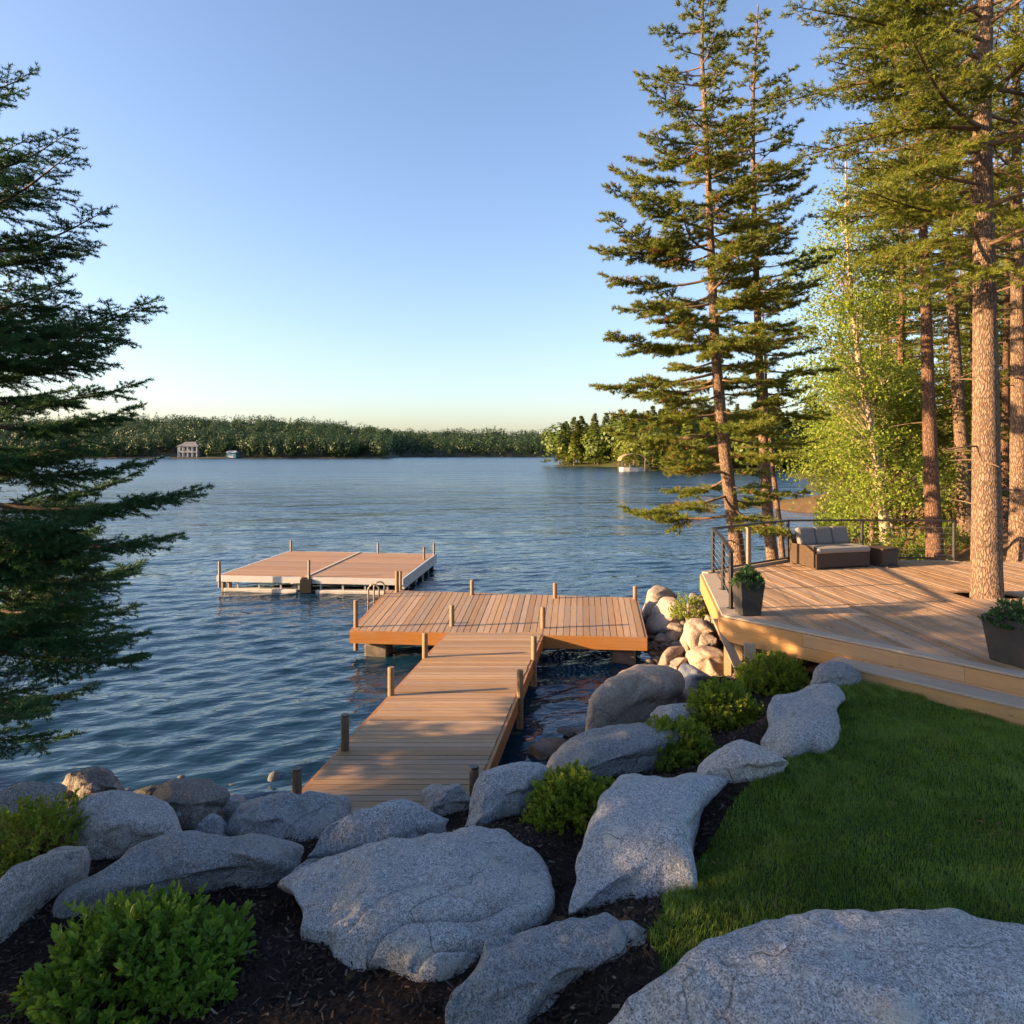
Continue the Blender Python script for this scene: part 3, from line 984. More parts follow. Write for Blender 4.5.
def place_conifer(name, loc, geo, bark, needle, label, cat='tree', group=None):
    root = thing(name, loc, label, cat, group)
    (tv, tf), (bv, bf), (nv, nf), dn = geo
    o = link('trunk', np_mesh('trunk', tv, tf, True), bark, root)
    link('branches', np_mesh('branches', bv, bf, True), TWIG, root)
    if dn is not None:
        k = len(nv)
        me = np_mesh('crown', np.concatenate([nv, dn[0]]), np.concatenate([nf, dn[1] + k]), mi=np.concatenate([np.zeros(len(nf)), np.ones(len(dn[1]))]))
        link('crown', me, [needle, N_DRY], root)
    else:
        link('crown', np_mesh('crown', nv, nf), needle, root)
    return root


def leaf_mesh(P, D, up, size, rng, wide=.5, fold=.25):
    """six-cornered leaves folded along the midrib; D leaf direction, up approximate normal"""
    m = len(P)
    Dn = nrm(D)
    sd = nrm(np.cross(Dn, up))
    nn = np.cross(sd, Dn)
    l = (size * rng.uniform(.65, 1.2, m))[:, None]
    ww = l * wide * .5
    a, bb, t = P, P + Dn * l * .4, P + Dn * l * .75
    V = np.stack([a, bb + sd * ww + nn * ww * fold, t + sd * ww * .72 + nn * ww * fold, P + Dn * l - nn * l * .06, t - sd * ww * .72 + nn * ww * fold, bb - sd * ww + nn * ww * fold], 1).reshape(-1, 3)
    b_ = np.arange(m)[:, None] * 6
    return V, np.concatenate([b_ + np.array([[0, 1, 2, 3]]), b_ + np.array([[0, 3, 4, 5]])])


def broadleaf(name, loc, seed, H, path, r0, bark, leafm, crown, ncl, per, lsize, label, cat='tree', group=None, spread=.3, limbs=14):
    """crown = list of (cx,cy,cz,rx,ry,rz) ellipsoids in local metres"""
    rng = np.random.default_rng(seed)
    root = thing(name, loc, label, cat, group)
    tv, tf = trunk_mesh(path, H, r0, rng, 1.2, 10, 20, .15)
    link('trunk', np_mesh('trunk', tv, tf, True), bark, root)
    pz, ppx, ppy = np.array(path).T
    Cs = []
    for c_ in crown:
        k = max(3, int(ncl * (c_[3] * c_[4] * c_[5]) / sum(q[3] * q[4] * q[5] for q in crown)))
        u = nrm(rng.normal(0, 1, (k, 3))) * (rng.uniform(.25, 1, k) ** .5)[:, None]
        Cs.append(u * np.array(c_[3:]) + np.array(c_[:3]))
    C = np.concatenate(Cs)
    g = vnoise(C * .7, seed)
    C = C[g > -.45]
    bw = MB()
    for i in rng.permutation(len(C))[:max(limbs, len(C) // 3)]:
        e = C[i]
        zb = max(.12 * H, min(.95 * H, e[2] - rng.uniform(.25, .6) * math.hypot(e[0], e[1]) - .3))
        b0 = np.array([np.interp(zb, pz, ppx), np.interp(zb, pz, ppy), zb])
        mid = b0 * .45 + e * .55 + np.array([0, 0, .12 * np.linalg.norm(e - b0)])
        bw.tube([b0, mid, e], [.012 + .006 * np.linalg.norm(e - b0), .012, .004], 5, False)
    link('branches', np_mesh('branches', np.concatenate(bw.V), np.array(bw.F4), True), bark, root)
    m = len(C) * per
    off = rng.normal(0, 1, (len(C), per, 3)) * np.array([spread, spread, spread * .5])
    P = (C[:, None] + off).reshape(-1, 3)
    D = rng.normal(0, 1, (m, 3)) + np.array([0, 0, -.35])
    up = rng.normal(0, .55, (m, 3)) + np.array([0, 0, 1.])
    v, f = leaf_mesh(P, D, up, lsize, rng, .75, .2)
    link('crown', np_mesh('crown', v, f), leafm, root)
    return root


def shrub(name, seed, center, rx, ry, h, nshoot, per, lsize, leafm, label, cat='shrub', wide=.5, group=None, shoot=.12, low=.1):
    rng = np.random.default_rng(seed)
    cx, cy, cz = center
    root = thing(name, center, label, cat, group)
    u = rng.normal(0, 1, (nshoot, 3))
    u[:, 2] = np.abs(u[:, 2]) * 1.05 - low
    u = nrm(u)
    rad = rng.uniform(.45, 1, nshoot) ** .45
    lump = 1 + .17 * vnoise(u * 2.6 + seed, seed) + .07 * vnoise(u * 7, seed + 1)
    tip = u * np.array([rx, ry, h]) * (rad * lump)[:, None]
    d = nrm(u * np.array([1, 1, .7]) + np.array([0, 0, .75]) + rng.normal(0, .28, (nshoot, 3)))
    sl = shoot * rng.uniform(.7, 1.3, nshoot)
    S = tip - d * sl[:, None]
    t = np.tile((np.arange(per) + .5) / per, nshoot)
    idx = np.repeat(np.arange(nshoot), per)
    P = S[idx] + d[idx] * (sl[idx] * t)[:, None]
    a = np.tile(np.arange(per) * 2.4, nshoot) + rng.uniform(0, 6, nshoot)[idx]
    A = nrm(np.cross(d, [1., .2, .1]))
    B = np.cross(d, A)
    out = A[idx] * np.cos(a)[:, None] + B[idx] * np.sin(a)[:, None]
    k = (1.05 - t)[:, None]
    D = nrm(out * (.35 + k) + d[idx] * (.45 + .9 * t)[:, None] + rng.normal(0, .15, (len(P), 3)))
    up = nrm(d[idx] + rng.normal(0, .2, (len(P), 3)) - .2 * out)
    v, f = leaf_mesh(P, D, up, lsize, rng, wide, .3)
    v[:, 2] = np.maximum(v[:, 2], -.03)
    link('foliage', np_mesh('foliage', v, f), leafm, root)
    st = MB()
    for i in rng.permutation(nshoot)[:max(24, nshoot // 6)]:
        b0 = np.array([rng.normal(0, .05), rng.normal(0, .05), -.04])
        st.tube([b0, S[i] * .5 + np.array([0, 0, .08 * h]), S[i], tip[i]], [.008, .006, .004, .002], 4, False)
    link('stems', np_mesh('stems', np.concatenate(st.V), np.array(st.F4), True), TWIG, root)
    return root


# ------------------------------------------------------------------ the near trees
def leanpath(px_pts, d, base):
    """local trunk path from pixels at one distance"""
    out = []
    for px_, py_ in px_pts:
        X_, Y_, Z_ = atd(px_, py_, d)
        out.append((Z_ - base[2], X_ - base[0], 0.0))
    out.sort()
    out = [(-1.0, out[0][1] - (out[1][1] - out[0][1]) / (out[1][0] - out[0][0]) * (out[0][0] + 1), 0.0)] + out
    return out


# left spruce, its trunk just outside the frame
sb = (-6.75, 8.3, h1(-6.75, 8.3))
tips = [(18, 70, 8.0), (70, 138, 8.4), (60, 150, 7.6), (105, 216, 8.3), (92, 250, 8.9), (163, 306, 8.2), (120, 345, 8.8), (142, 410, 8.5), (120, 330, 7.5), (155, 462, 8.9), (200, 492, 8.1), (182, 536, 8.5), (128, 572, 9.0), (110, 560, 7.7), (118, 604, 8.6), (150, 656, 8.2), (90, 692, 8.8), (132, 640, 7.6), (76, 735, 8.4), (40, 705, 7.7), (60, 600, 9.2), (90, 440, 7.4), (70, 390, 9.1), (80, 520, 7.3), (45, 280, 7.4), (60, 640, 7.5)]
ex = []
for tx_, ty_, td in tips:
    P_ = np.array(atd(tx_, ty_, td)) - np.array(sb)
    P_ = P_ * np.array([.94, .94, 1])
    L_ = math.hypot(P_[0], P_[1])
    z_ = P_[2]
    rise = np.interp(z_, [0, 3, 5.5, 9], [-.10, -.06, .12, .35]) * L_
    ex.append((max(.5, z_ - rise), math.atan2(P_[1], P_[0]), L_, rise, .28))
geo = conifer(101, 9.8, [(-1, 0, 0), (0, 0, 0), (9.8, .1, 0)], .19, 1.7, lambda t: 2.7 * (1 - t) ** .9 + .1, 88, lambda t: -.12 + .55 * t, .28, .075, .34, .044, .5, 300, .043, .0088, ex, .12, snags=0, ang=58,
              keep=lambda b_, az, L: True)
place_conifer('spruce_tree', sb, geo, BARK_DARK, N_SPRUCE, 'dark spruce tree reaching over the lake at the left shore', 'tree')

# the two tall pines at the water behind the railing
b1 = (atd(739, 575, 18)[0], 18.0, h1(atd(739, 575, 18)[0], 18.0))
p1 = leanpath([(741, 585), (736, 540), (728, 480), (721, 420), (714, 330), (711, 250), (706, 130), (702, 60), (703, -20)], 18, b1)
pr1 = lambda t: 3.2 * (np.interp(t, [0, .12, .3, .5, .7, .85, 1], [.8, .95, 1, .86, .62, .45, .12]))
H1 = 16.9 - b1[2]
geo = conifer(202, H1, p1, .205, 1.9, pr1, 112, lambda t: -.10 + .38 * t, .22, .125, .32, .075, .48, 200, .098, .0185, (), .02, .09, 10, azf=lambda a: 1 - .38 * max(0, math.cos(a)))
place_conifer('pine_tree', b1, geo, BARK, N_PINE, 'tall sparse pine with a wide ragged crown behind the deck railing, nearest the water', 'tree')
b2 = (atd(774, 570, 19.3)[0], 19.3, h1(atd(774, 570, 19.3)[0], 19.3))
p2 = leanpath([(775, 580), (768, 520), (764, 450), (760, 380), (757, 300), (753, 180), (753, 100), (758, 5)], 19.3, b2)
pr2 = lambda t: 1.85 * (np.interp(t, [0, .15, .4, .6, .8, 1], [.75, .95, 1, .82, .55, .12]))
geo = conifer(203, 4.4 + 447 / F * 19.3 - b2[2], p2, .175, 4.0, pr2, 96, lambda t: -.05 + .45 * t, .22, .125, .32, .075, .48, 200, .098, .0185, (), .02, .05, 8, azf=lambda a: 1 - .25 * max(0, -math.cos(a)))
place_conifer('pine_tree', b2, geo, BARK, N_FIR, 'tall narrow pine just right of the wide ragged pine', 'tree')
b3 = (atd(783, 570, 20.2)[0], 20.2, h1(atd(783, 570, 20.2)[0], 20.2))
p3 = leanpath([(784, 575), (779, 520), (773, 470), (768, 420), (764, 340), (762, 280)], 20.2, b3)
geo = conifer(204, 9.0 - b3[2], p3, .105, 4.0, lambda t: 1.5 * (1 - t) + .2, 26, lambda t: .1 + .4 * t, .2, .14, .3, .09, .45, 100, .08, .0155, (), .02, .0, 0)
place_conifer('pine_tree', b3, geo, BARK, N_FIR, 'slender bare stemmed young pine close beside the tall narrow pine', 'tree')

# the big pine growing through the deck
DZ = 1.8
bt = (atd(987, 596, 12.7)[0], 12.7, 1.15)
pt = leanpath([(988, 630), (987, 596), (986, 400), (984, 250), (982, 120), (986, 0), (988, -250)], 12.7, bt)
exb = []
for tx_, ty_, td, bx, by in [(795, 12, 12.2, 980, 60), (782, 96, 12.9, 982, 84), (812, 150, 12.4, 983, 130), (830, 215, 13.4, 984, 190), (862, 262, 11.9, 984, 235), (842, 95, 13.6, 983, 110), (900, 290, 12.0, 985, 262), (850, 40, 11.6, 983, 78), (930, 300, 11.4, 985, 270), (1060, 200, 11.8, 985, 165), (1090, 120, 12.2, 985, 140), (1050, 260, 12.4, 986, 245), (1020, 285, 11.5, 986, 262), (890, 180, 11.5, 984, 150), (1100, 30, 12.0, 984, 60), (940, 230, 11.2, 984, 200), (870, 10, 12.8, 982, 20)]:
    P_ = np.array(atd(tx_, ty_, td)) - np.array(bt)
    zb_ = atd(bx, by, 12.7)[2] - bt[2]
    exb.append((zb_, math.atan2(P_[1], P_[0] - np.interp(zb_, [q[0] for q in pt], [q[1] for q in pt])), math.hypot(P_[0] - np.interp(zb_, [q[0] for q in pt], [q[1] for q in pt]), P_[1]), P_[2] - zb_, -.12))
geo = conifer(301, 19, pt, .27, 6.3, lambda t: 3.5 * (np.interp(t, [0, .2, .5, .8, 1], [.75, 1, .9, .55, .1])), 70, lambda t: .02 + .42 * t, .1, .13, .30, .08, .47, 160, .082, .014, exb, .0, .05, 14)
root = place_conifer('pine_tree', bt, geo, BARK, N_FIR, 'large thick pine growing up through the wooden deck', 'tree')

# pines behind the deck
spec = [
    (401, [(936, 575), (930, 450), (925, 270), (917, 100), (914, -100)], 17.6, .205, 16.5, 8.0, 2.8, BARK_RED, N_FIR, 'straight dark reddish pine behind the end post of the railing', 60),
    (402, [(968, 560), (962, 450), (950, 280), (944, 100), (942, -60)], 22.5, .25, 19, 7.0, 3.2, BARK, N_FIR, 'leaning orange barked pine in the wood behind the thick deck pine', 46),
    (403, [(980, 548), (976, 450), (972, 330), (968, 200)], 23.5, .14, 13, 7.0, 2.0, BARK, N_PINE, 'thin pine touching the leaning orange barked pine', 30),
    (404, [(1020, 572), (1019, 400), (1017, 250), (1016, 0)], 17.2, .24, 17, 6.6, 3.2, BARK, N_FIR, 'pine at the far right with a sunlit orange trunk behind the deck', 50),
]
for sd_, pp, d_, r_, H_, zc_, Rm, bk, nd_, lab, nb2 in spec:
    X_ = atd(pp[0][0], 560, d_)[0]
    bb = (X_, d_, h1(X_, d_))
    ph = leanpath(pp, d_, bb)
    geo = conifer(sd_, H_, ph, r_, zc_, (lambda Rm: lambda t: Rm * (np.interp(t, [0, .2, .5, .8, 1], [.7, 1, .85, .5, .1])))(Rm), int(nb2 * 1.35), lambda t: .0 + .4 * t, .15, .16, .32, .10, .45, 85, .095, .02, (), .02, .05, 0 if sd_ == 403 else 8)
    place_conifer('pine_tree', bb, geo, bk, nd_, lab, 'tree')

# birch and light green trees by the water
n = N('birch_bark')
c = n.coord((2.5, 2.5, 14))
k = n.noise(c, 1.5, 5, .7)
col = n.mix(n.ramp(k, [(.58, (0.,)), (.66, (1.,))]), (.36, .28, .20), (.09, .07, .05))
BIRCH = n.done(col, .7, n.bump(k, .3, .01), spec=.2)
X_ = atd(889, 548, 23.0)[0]
bb = (X_, 23.0, h1(X_, 23.0))
pb = leanpath([(889, 560), (884, 520), (875, 450), (862, 380), (851, 300), (846, 220)], 23.0, bb)
cr = []
for px_, py_, rx_, rz_ in [(845, 250, 1.2, .9), (835, 320, 1.3, .9), (870, 300, 1.1, .9), (822, 380, 1.0, .7), (860, 200, .9, .8), (880, 380, 1.0, .7), (815, 265, .8, .6), (850, 440, 1.0, .6)]:
    P_ = atd(px_, py_, 23.0)
    cr.append((P_[0] - bb[0], 0, P_[2] - bb[2], rx_ * 1.2, 1.5, rz_ * 1.2))
broadleaf('birch_tree', bb, 51, 12.5, pb, .17, BIRCH, L_BIRCH, cr, 560, 34, .095, 'leaning white barked birch with light green leaves behind the sofa', 'tree')
X_ = atd(893, 546, 24.5)[0]
bb = (X_, 24.5, h1(X_, 24.5))
pb = leanpath([(894, 560), (891, 520), (886, 470), (884, 430), (880, 340)], 24.5, bb)
broadleaf('birch_tree', bb, 52, 7.5, pb, .09, BIRCH, L_BIRCH, [(-.2, 0, 5.6, 1.3, 1.3, 1.7), (.3, .3, 4.2, 1.1, 1.0, .9)], 120, 34, .085, 'thin pale stem of a young birch right of the leaning birch', 'tree')

# maples and saplings at the bank: sunlit light green masses
for i, (px_, py_, d_, H_, rr_, cz_, lab) in enumerate([
    (872, 520, 23.5, 6.2, 1.7, .55, 'bushy light green maple leaning out over the water left of the birch'),
    (905, 520, 25, 7.2, 2.2, .5, 'yellow green maple filling the gap between the birch and the reddish pine'),
    (950, 520, 28, 8.5, 2.6, .5, 'broad sunlit maple deep in the wood behind the reddish pine'),
    (1000, 515, 29, 9.0, 2.8, .5, 'tall leafy maple behind the thick deck pine'),
    (870, 500, 33, 9.5, 2.8, .5, 'spreading light green maple farther along the bank behind the birch'),
    (1045, 520, 24, 8.0, 2.5, .5, 'leafy maple at the right edge of the wood'),
]):
    X_ = (px_ - 512) / F * d_
    bb = (X_, d_, h1(X_, d_))
    rng = np.random.default_rng(60 + i)
    cr = [(rng.normal(0, rr_ * .35), rng.normal(0, rr_ * .35), H_ * q, rr_ * k_, rr_ * k_, H_ * .16) for q, k_ in ((.2, .75), (.36, .95), (.55, 1.0), (.72, .85), (.9, .5))]
    broadleaf('maple_tree', bb, 61 + i, H_, [(-1, 0, 0), (0, 0, 0), (H_, rng.normal(0, .3), 0)], .1, TWIG, L_MAPLE if i % 3 else L_BIRCH, cr, 300, 30, .11 if d_ < 30 else .16, lab, 'tree', spread=.36)

# the wood behind: two kinds, copied
back = []
for kname, sd_, Rm, ndm, bkm in (('pine_tree', 501, 2.9, N_FIR, BARK), ('fir_tree', 502, 2.6, N_FIR, BARK_RED)):
    geo = conifer(sd_, 17, [(-1, 0, 0), (0, 0, 0), (17, .3, .1)], .21, 2.4 if kname == 'fir_tree' else 4.2, (lambda Rm: lambda t: Rm * (np.interp(t, [0, .15, .5, .8, 1], [.75, 1, .8, .45, .08])))(Rm), 84, lambda t: -.06 + .4 * t, .2, .2, .34, .14, .45, 50, .13, .036, (), .03, .03, 8)
    back.append((kname, geo, bkm, ndm))
lab_b = {'pine_tree': 'one of the tall pines standing in the dense wood behind the deck', 'fir_tree': 'one of the dark firs standing in the dense wood behind the deck'}
spots = [(15.5, 28, 1), (18.5, 27, 0), (17.2, 32, 0), (21, 31, 1), (19.8, 36, 0), (24, 35, 1), (22.5, 41, 0), (27, 40, 0), (25.5, 47, 1), (30, 46, 0), (15.8, 22.5, 1), (19.5, 23, 0), (23, 27, 0), (29, 33, 1), (33, 52, 1), (28.5, 54, 0), (35, 62, 0), (33, 70, 1), (40, 75, 0), (44, 88, 1), (38, 60, 1), (48, 96, 0), (14.2, 25.8, 1), (22, 22.5, 1), (27, 27, 0)]
protos = {}
for i, (X_, Y_, k_) in enumerate(spots):
    kname, geo, bkm, ndm = back[k_]
    loc = (X_, Y_, h1(X_, Y_) - .05)
    if k_ not in protos:
        protos[k_] = place_conifer(kname, loc, geo, bkm, ndm, lab_b[kname], 'tree', 'pines of the wood behind the deck' if k_ == 0 else 'firs of the wood behind the deck')
    else:
        dup(protos[k_], loc, i * 1.7, .8 + .35 * ((i * 37) % 10) / 10)

# wooded point across the bay: one mesh per tree
rng = np.random.default_rng(77)
ptm = []
L_SHORE = leaf_mat('shore_leaves', (.06, .105, .02), (.15, .19, .034), .35, .5)
for k_, kind in enumerate(('cone', 'ball')):
    P = bush_pts(rng, 620, kind) * np.array([13, 13, 13]) * (np.array([1.0, 1.0, 1]) if kind == 'cone' else np.array([1.1, 1.1, .9]))
    v, f = quads(P, .42, rng, .35, nrm(P - np.array([0, 0, 5.])))
    tv, tf = trunk_mesh([(-1, 0, 0), (13, 0, 0)], 9, .16, rng, 1.2, 6, 5)
    me = np_mesh('shore_tree', np.concatenate([v, tv]), np.concatenate([f, tf + len(v)]), mi=np.concatenate([np.zeros(len(f)), np.ones(len(tf))]))
    me.materials.append(N_PINE if kind == 'cone' else L_SHORE)
    me.materials.append(BARK)
    ptm.append(me)
pk = 0
for i in range(3000):
    if pk >= 270:
        break
    q = rng.random()
    X_, Y_ = rng.uniform(15, 88), rng.uniform(162, 292)
    z_ = h1(X_, Y_)
    px_ = 512 + F * X_ / Y_
    if i % 2 and z_ > 1.1:
        continue
    if z_ < .3 or px_ > 860 or (622 < px_ < 642 and Y_ < 170):
        continue
    kk = 0 if rng.random() < .7 else 1
    o = bpy.data.objects.new('shore_pine' if kk == 0 else 'shore_maple', ptm[kk])
    COL.objects.link(o)
    s_ = rng.uniform(.75, 1.25)
    o.location = (X_, Y_, z_ - .2)
    o.rotation_euler = (0, 0, rng.uniform(0, 6))
    o.scale = (s_ * rng.uniform(.9, 1.4), s_ * rng.uniform(.9, 1.4), s_)
    tag(o, 'one of the golden lit pines on the point across the bay' if kk == 0 else 'one of the round leafy trees on the point across the bay', 'tree', 'pines on the point across the bay' if kk == 0 else 'leafy trees on the point across the bay')
    pk += 1

# trees on the left bank, outside the frame, that shade the foreground from the low sun
lspots = [(-12.0, 5.2), (-13.5, 3.0), (-12.6, .4), (-16.5, 4.2), (-17, 1), (-15.2, -1.8), (-20.5, 3.6), (-21.5, 1), (-19, -1.5), (-12.5, -3.6), (-26, 2.6), (-25, -1), (-16.5, -5), (-10.8, 4.2), (-22, -4), (-30, 1.8), (-10.7, 1.7), (-10.3, -.8), (-14.6, 4.6), (-18.6, 2.6), (-24, -3), (-29, -1.5), (-14, -2.5), (-9.6, -3.2), (-11.6, -1.6), (-13.2, 1.6), (-18, -3.4), (-27, -4.5), (-20, -6.5), (-15, -8)]
for i, (X_, Y_) in enumerate(lspots):
    dup(protos[1], (X_, Y_, h1(X_, Y_) - .1), i * 2.1, .9 + .2 * ((i * 53) % 10) / 10, 'one of the dark firs standing on the left bank')['group'] = 'firs on the left bank'
# ------------------------------------------------------------------ PART3
# ------------------------------------------------------------------ dock
W_DOCK = wood('dock_boards_lengthwise', (.29, .17, .082), (.39, .255, .138), R(-8) + PI / 2, 1.3, 30, .22)
W_PLAT = wood('dock_boards_platform', (.29, .172, .085), (.39, .255, .142), R(-6), 1.3, 30, .22)
W_FASC = wood('cedar_fascia', (.30, .135, .045), (.38, .19, .075), R(-6) + PI / 2, .9, 20, .12, .5)
W_POST = wood('post_wood', (.19, .125, .075), (.26, .18, .11), 0, 14, 14, .2, .7, False)
W_DARKPOST = wood('dark_post_wood', (.10, .065, .042), (.15, .10, .065), 0, 14, 14, .2, .7, False)
CONC = simple('dock_crib', (.24, .20, .16), (.10, .085, .07), 5, .9, .5)
STEEL = simple('galvanised_steel', (.50, .51, .52), (.40, .41, .42), 6, .42, .08, .6)
OLDSTEEL = simple('dull_steel', (.24, .22, .20), (.16, .14, .12), 9, .6, .1, .3)
ROPE = simple('pale_strip', (.50, .43, .33), (.38, .32, .25), 9, .7, .2)
BLACK = simple('black_metal', (.018, .017, .016), (.026, .024, .022), 8, .42, .05)

ZD = .6
gl0, gl1 = np.array([-2.52, 6.6]), np.array([-1.29, 15.0])          # left edge of the walkway
gr0, gr1 = np.array([-.60, 6.6]), np.array([.67, 15.0])
dock = thing('dock', (-.9, 10, ZD), 'T shaped brown wooden dock with short posts along its walkway', 'dock')


def quad_at(c, s, t):
    return (c[0] * (1 - s) + c[1] * s) * (1 - t) + (c[3] * (1 - s) + c[2] * s) * t


rngd = np.random.default_rng(8)
g4 = [gl0, gr0, gr1, gl1]
A_, B_, C_, D_ = np.array([-3.41, 14.94]), np.array([2.73, 14.38]), np.array([3.22, 18.25]), np.array([-3.40, 19.25])
p4 = [A_, B_, C_, D_]


def boards(c, n, along, z0, z1, gap, rng, ends=0.0):
    """n boards across the quad c, running along 's' or 't'"""
    mb = MB()
    for i in range(n):
        a, b_ = (i + gap) / n, (i + 1 - gap) / n
        e0, e1 = rng.uniform(-ends, ends, 2)
        dz = rng.uniform(-.003, .003)
        if along == 's':
            q = [quad_at(c, 0 + e0, a), quad_at(c, 1 + e1, a), quad_at(c, 1 + e1, b_), quad_at(c, 0 + e0, b_)]
        else:
            q = [quad_at(c, a, 0 + e0), quad_at(c, b_, 0 + e0), quad_at(c, b_, 1 + e1), quad_at(c, a, 1 + e1)]
        mb.prism([tuple(x) for x in q], z0 + dz, z1 + dz)
    return mb


gw_end = .972           # the walkway meets the platform's front board
g4b = [gl0, gr0, quad_at(g4, 1, gw_end), quad_at(g4, 0, gw_end)]
boards(g4b, 64, 's', ZD - .035, ZD, .05, rngd, .004).build('walkway_boards', W_DOCK, dock)
boards(p4, 44, 't', ZD - .035, ZD, .05, rngd, .003).build('platform_boards', W_PLAT, dock)
uA = (B_ - A_) / np.linalg.norm(B_ - A_)
vA = np.array([-uA[1], uA[0]])
cutl, cutr = quad_at(g4, 0, .966), quad_at(g4, 1, .962)
b = MB(); b.plank(A_ - vA * .025 - uA * .04, B_ - vA * .025 + uA * .04, .045, ZD - .27, ZD - .006); b.build('front_fascia', W_FASC, dock)
b = MB(); b.plank(B_ + uA * .03, C_ + uA * .03, .045, ZD - .26, ZD - .008); b.build('side_fascia', W_FASC, dock)
b = MB(); b.plank(D_ - uA * .03, A_ - uA * .03, .045, ZD - .26, ZD - .008); b.build('side_fascia', W_FASC, dock)
b = MB(); b.plank(C_ + vA * .03, D_ + vA * .03, .045, ZD - .26, ZD - .008); b.build('back_fascia', W_FASC, dock)
b = MB(); b.plank(gr0, cutr - vA * .08, .045, ZD - .24, ZD - .008, -.028); b.build('side_stringer', W_FASC, dock)
b = MB(); b.plank(gl0, cutl - vA * .08, .045, ZD - .24, ZD - .008, .028); b.build('side_stringer', W_FASC, dock)
for (s, t_) in ((.08, .10), (.93, .10), (.08, .88), (.93, .88), (.5, .55)):
    q = quad_at(p4, s, t_)
    b = MB(); b.box((q[0], q[1], -.6), (.5, .5, 1.7), R(-6)); b.build('crib', CONC, dock, bevel=.03)
for t_ in (.12, .35, .58, .8):
    for s in (.1, .9):
        q = quad_at(g4, s, t_)
        b = MB(); b.tube([(q[0], q[1], -2), (q[0], q[1], ZD - .05)], .09, 8); b.build('piling', W_DARKPOST, dock)


def dock_post(px_, py_, top, dark=False, r=.052, dz=-.5):
    X_, Y_, Z_ = at(px_, py_, ZD)
    h_ = (py_ - top) / F * Y_
    b = MB()
    b.tube([(X_, Y_, ZD + dz), (X_, Y_, ZD + h_ - .02), (X_, Y_, ZD + h_)], [r, r, r * .86], 12)
    b.build('post', W_DARKPOST if dark else W_POST, dock)
    if dark:
        b = MB(); b.tube([(X_, Y_, ZD + h_ + .001), (X_, Y_, ZD + h_ + .022)], [r * 1.1, r * 1.0], 12); b.build('post_cap', BLACK, dock)


for px_, py_, tp, dk in [(345, 750, 716, 1), (391, 695, 667, 0), (425, 657, 633, 0), (452, 626, 605, 0), (356, 627, 600, 0), (297, 802, 770, 1), (474, 797, 768, 1), (520, 696, 670, 0), (534, 659, 636, 0), (543, 628, 607, 0), (397, 592, 571, 0), (472, 595, 580, 0), (555, 598, 583, 0), (635, 599, 586, 0)]:
    dock_post(px_, py_, tp, bool(dk))
# boarding ladder hoops at the back left corner
lad = []
for px_ in (379, 384.5):
    X_, Y_, Z_ = at(px_, 597 if px_ < 382 else 594, ZD)
    b = MB()
    aa = np.linspace(0, PI, 9)
    pts = [(X_ - .28, Y_, -.6), (X_ - .28, Y_, ZD + .18)] + [(X_ - .14 - .14 * math.cos(q), Y_, ZD + .2 + .13 * math.sin(q)) for q in aa] + [(X_, Y_, ZD - .02)]
    b.tube(pts, .024, 8)
    b.build('ladder_rail', OLDSTEEL, dock, smooth=True)
    lad.append((X_, Y_))
for zz in (-.1, .15, .4):
    b = MB(); b.tube([(lad[0][0] - .28, lad[0][1], zz), (lad[1][0] - .28, lad[1][1], zz)], .02, 6); b.build('ladder_rung', STEEL, dock)

# ------------------------------------------------------------------ floating swim platform
ZF = .5
fa, fb, fc, fd = [np.array(at(*q, ZF)[:2]) for q in ((219, 575), (402, 578.5), (435, 554), (290, 551))]
f4 = [fa, fb, fc, fd]
W_FLOAT = wood('float_boards', (.275, .15, .072), (.36, .21, .108), R(-4) + PI / 2, 1.0, 24, .16, .65, False)
ALU = simple('aluminium_frame', (.60, .60, .60), (.50, .50, .505), 2, .45, .05, .3)
PONT = simple('grey_pontoon', (.52, .50, .47), (.34, .32, .30), 3, .55, .1)
swim = thing('floating_platform', (float(fa[0] + 3), float(fa[1] + 2.5), 0), 'square floating swim platform of brown boards on a white metal frame', 'floating platform')
sp = .487
for nm, s0, s1 in (('deck_panel', .006, sp - .008), ('deck_panel', sp + .008, .994)):
    c4 = [quad_at(f4, s0, .005), quad_at(f4, s1, .005), quad_at(f4, s1, .995), quad_at(f4, s0, .995)]
    boards(c4, 34, 's', ZF - .03, ZF, .03, rngd).build(nm, W_FLOAT, swim)
mid0, mid1 = quad_at(f4, sp, 0), quad_at(f4, sp, 1)
b = MB(); b.plank(mid0, mid1, .09, ZF - .02, ZF + .022); b.build('joint_strip', ROPE, swim)
uf = (fb - fa) / np.linalg.norm(fb - fa)
vf = np.array([-uf[1], uf[0]])
b = MB(); b.plank(fa - uf * .05, mid0 - uf * .16, .05, ZF - .20, ZF - .005, -.03); b.plank(mid0 + uf * .14, fb + uf * .05, .05, ZF - .20, ZF - .005, -.03); b.build('front_frame', ALU, swim)
b = MB(); b.plank(fb, fc, .06, ZF - .25, ZF + .012, -.035); b.plank(fb, fc, .10, ZF - .33, ZF - .25, -.02); b.build('side_frame', ALU, swim)
b = MB(); b.plank(fc, fd, .05, ZF - .20, ZF - .005, -.03); b.plank(fd, fa, .05, ZF - .20, ZF - .005, -.03); b.build('back_frame', ALU, swim)
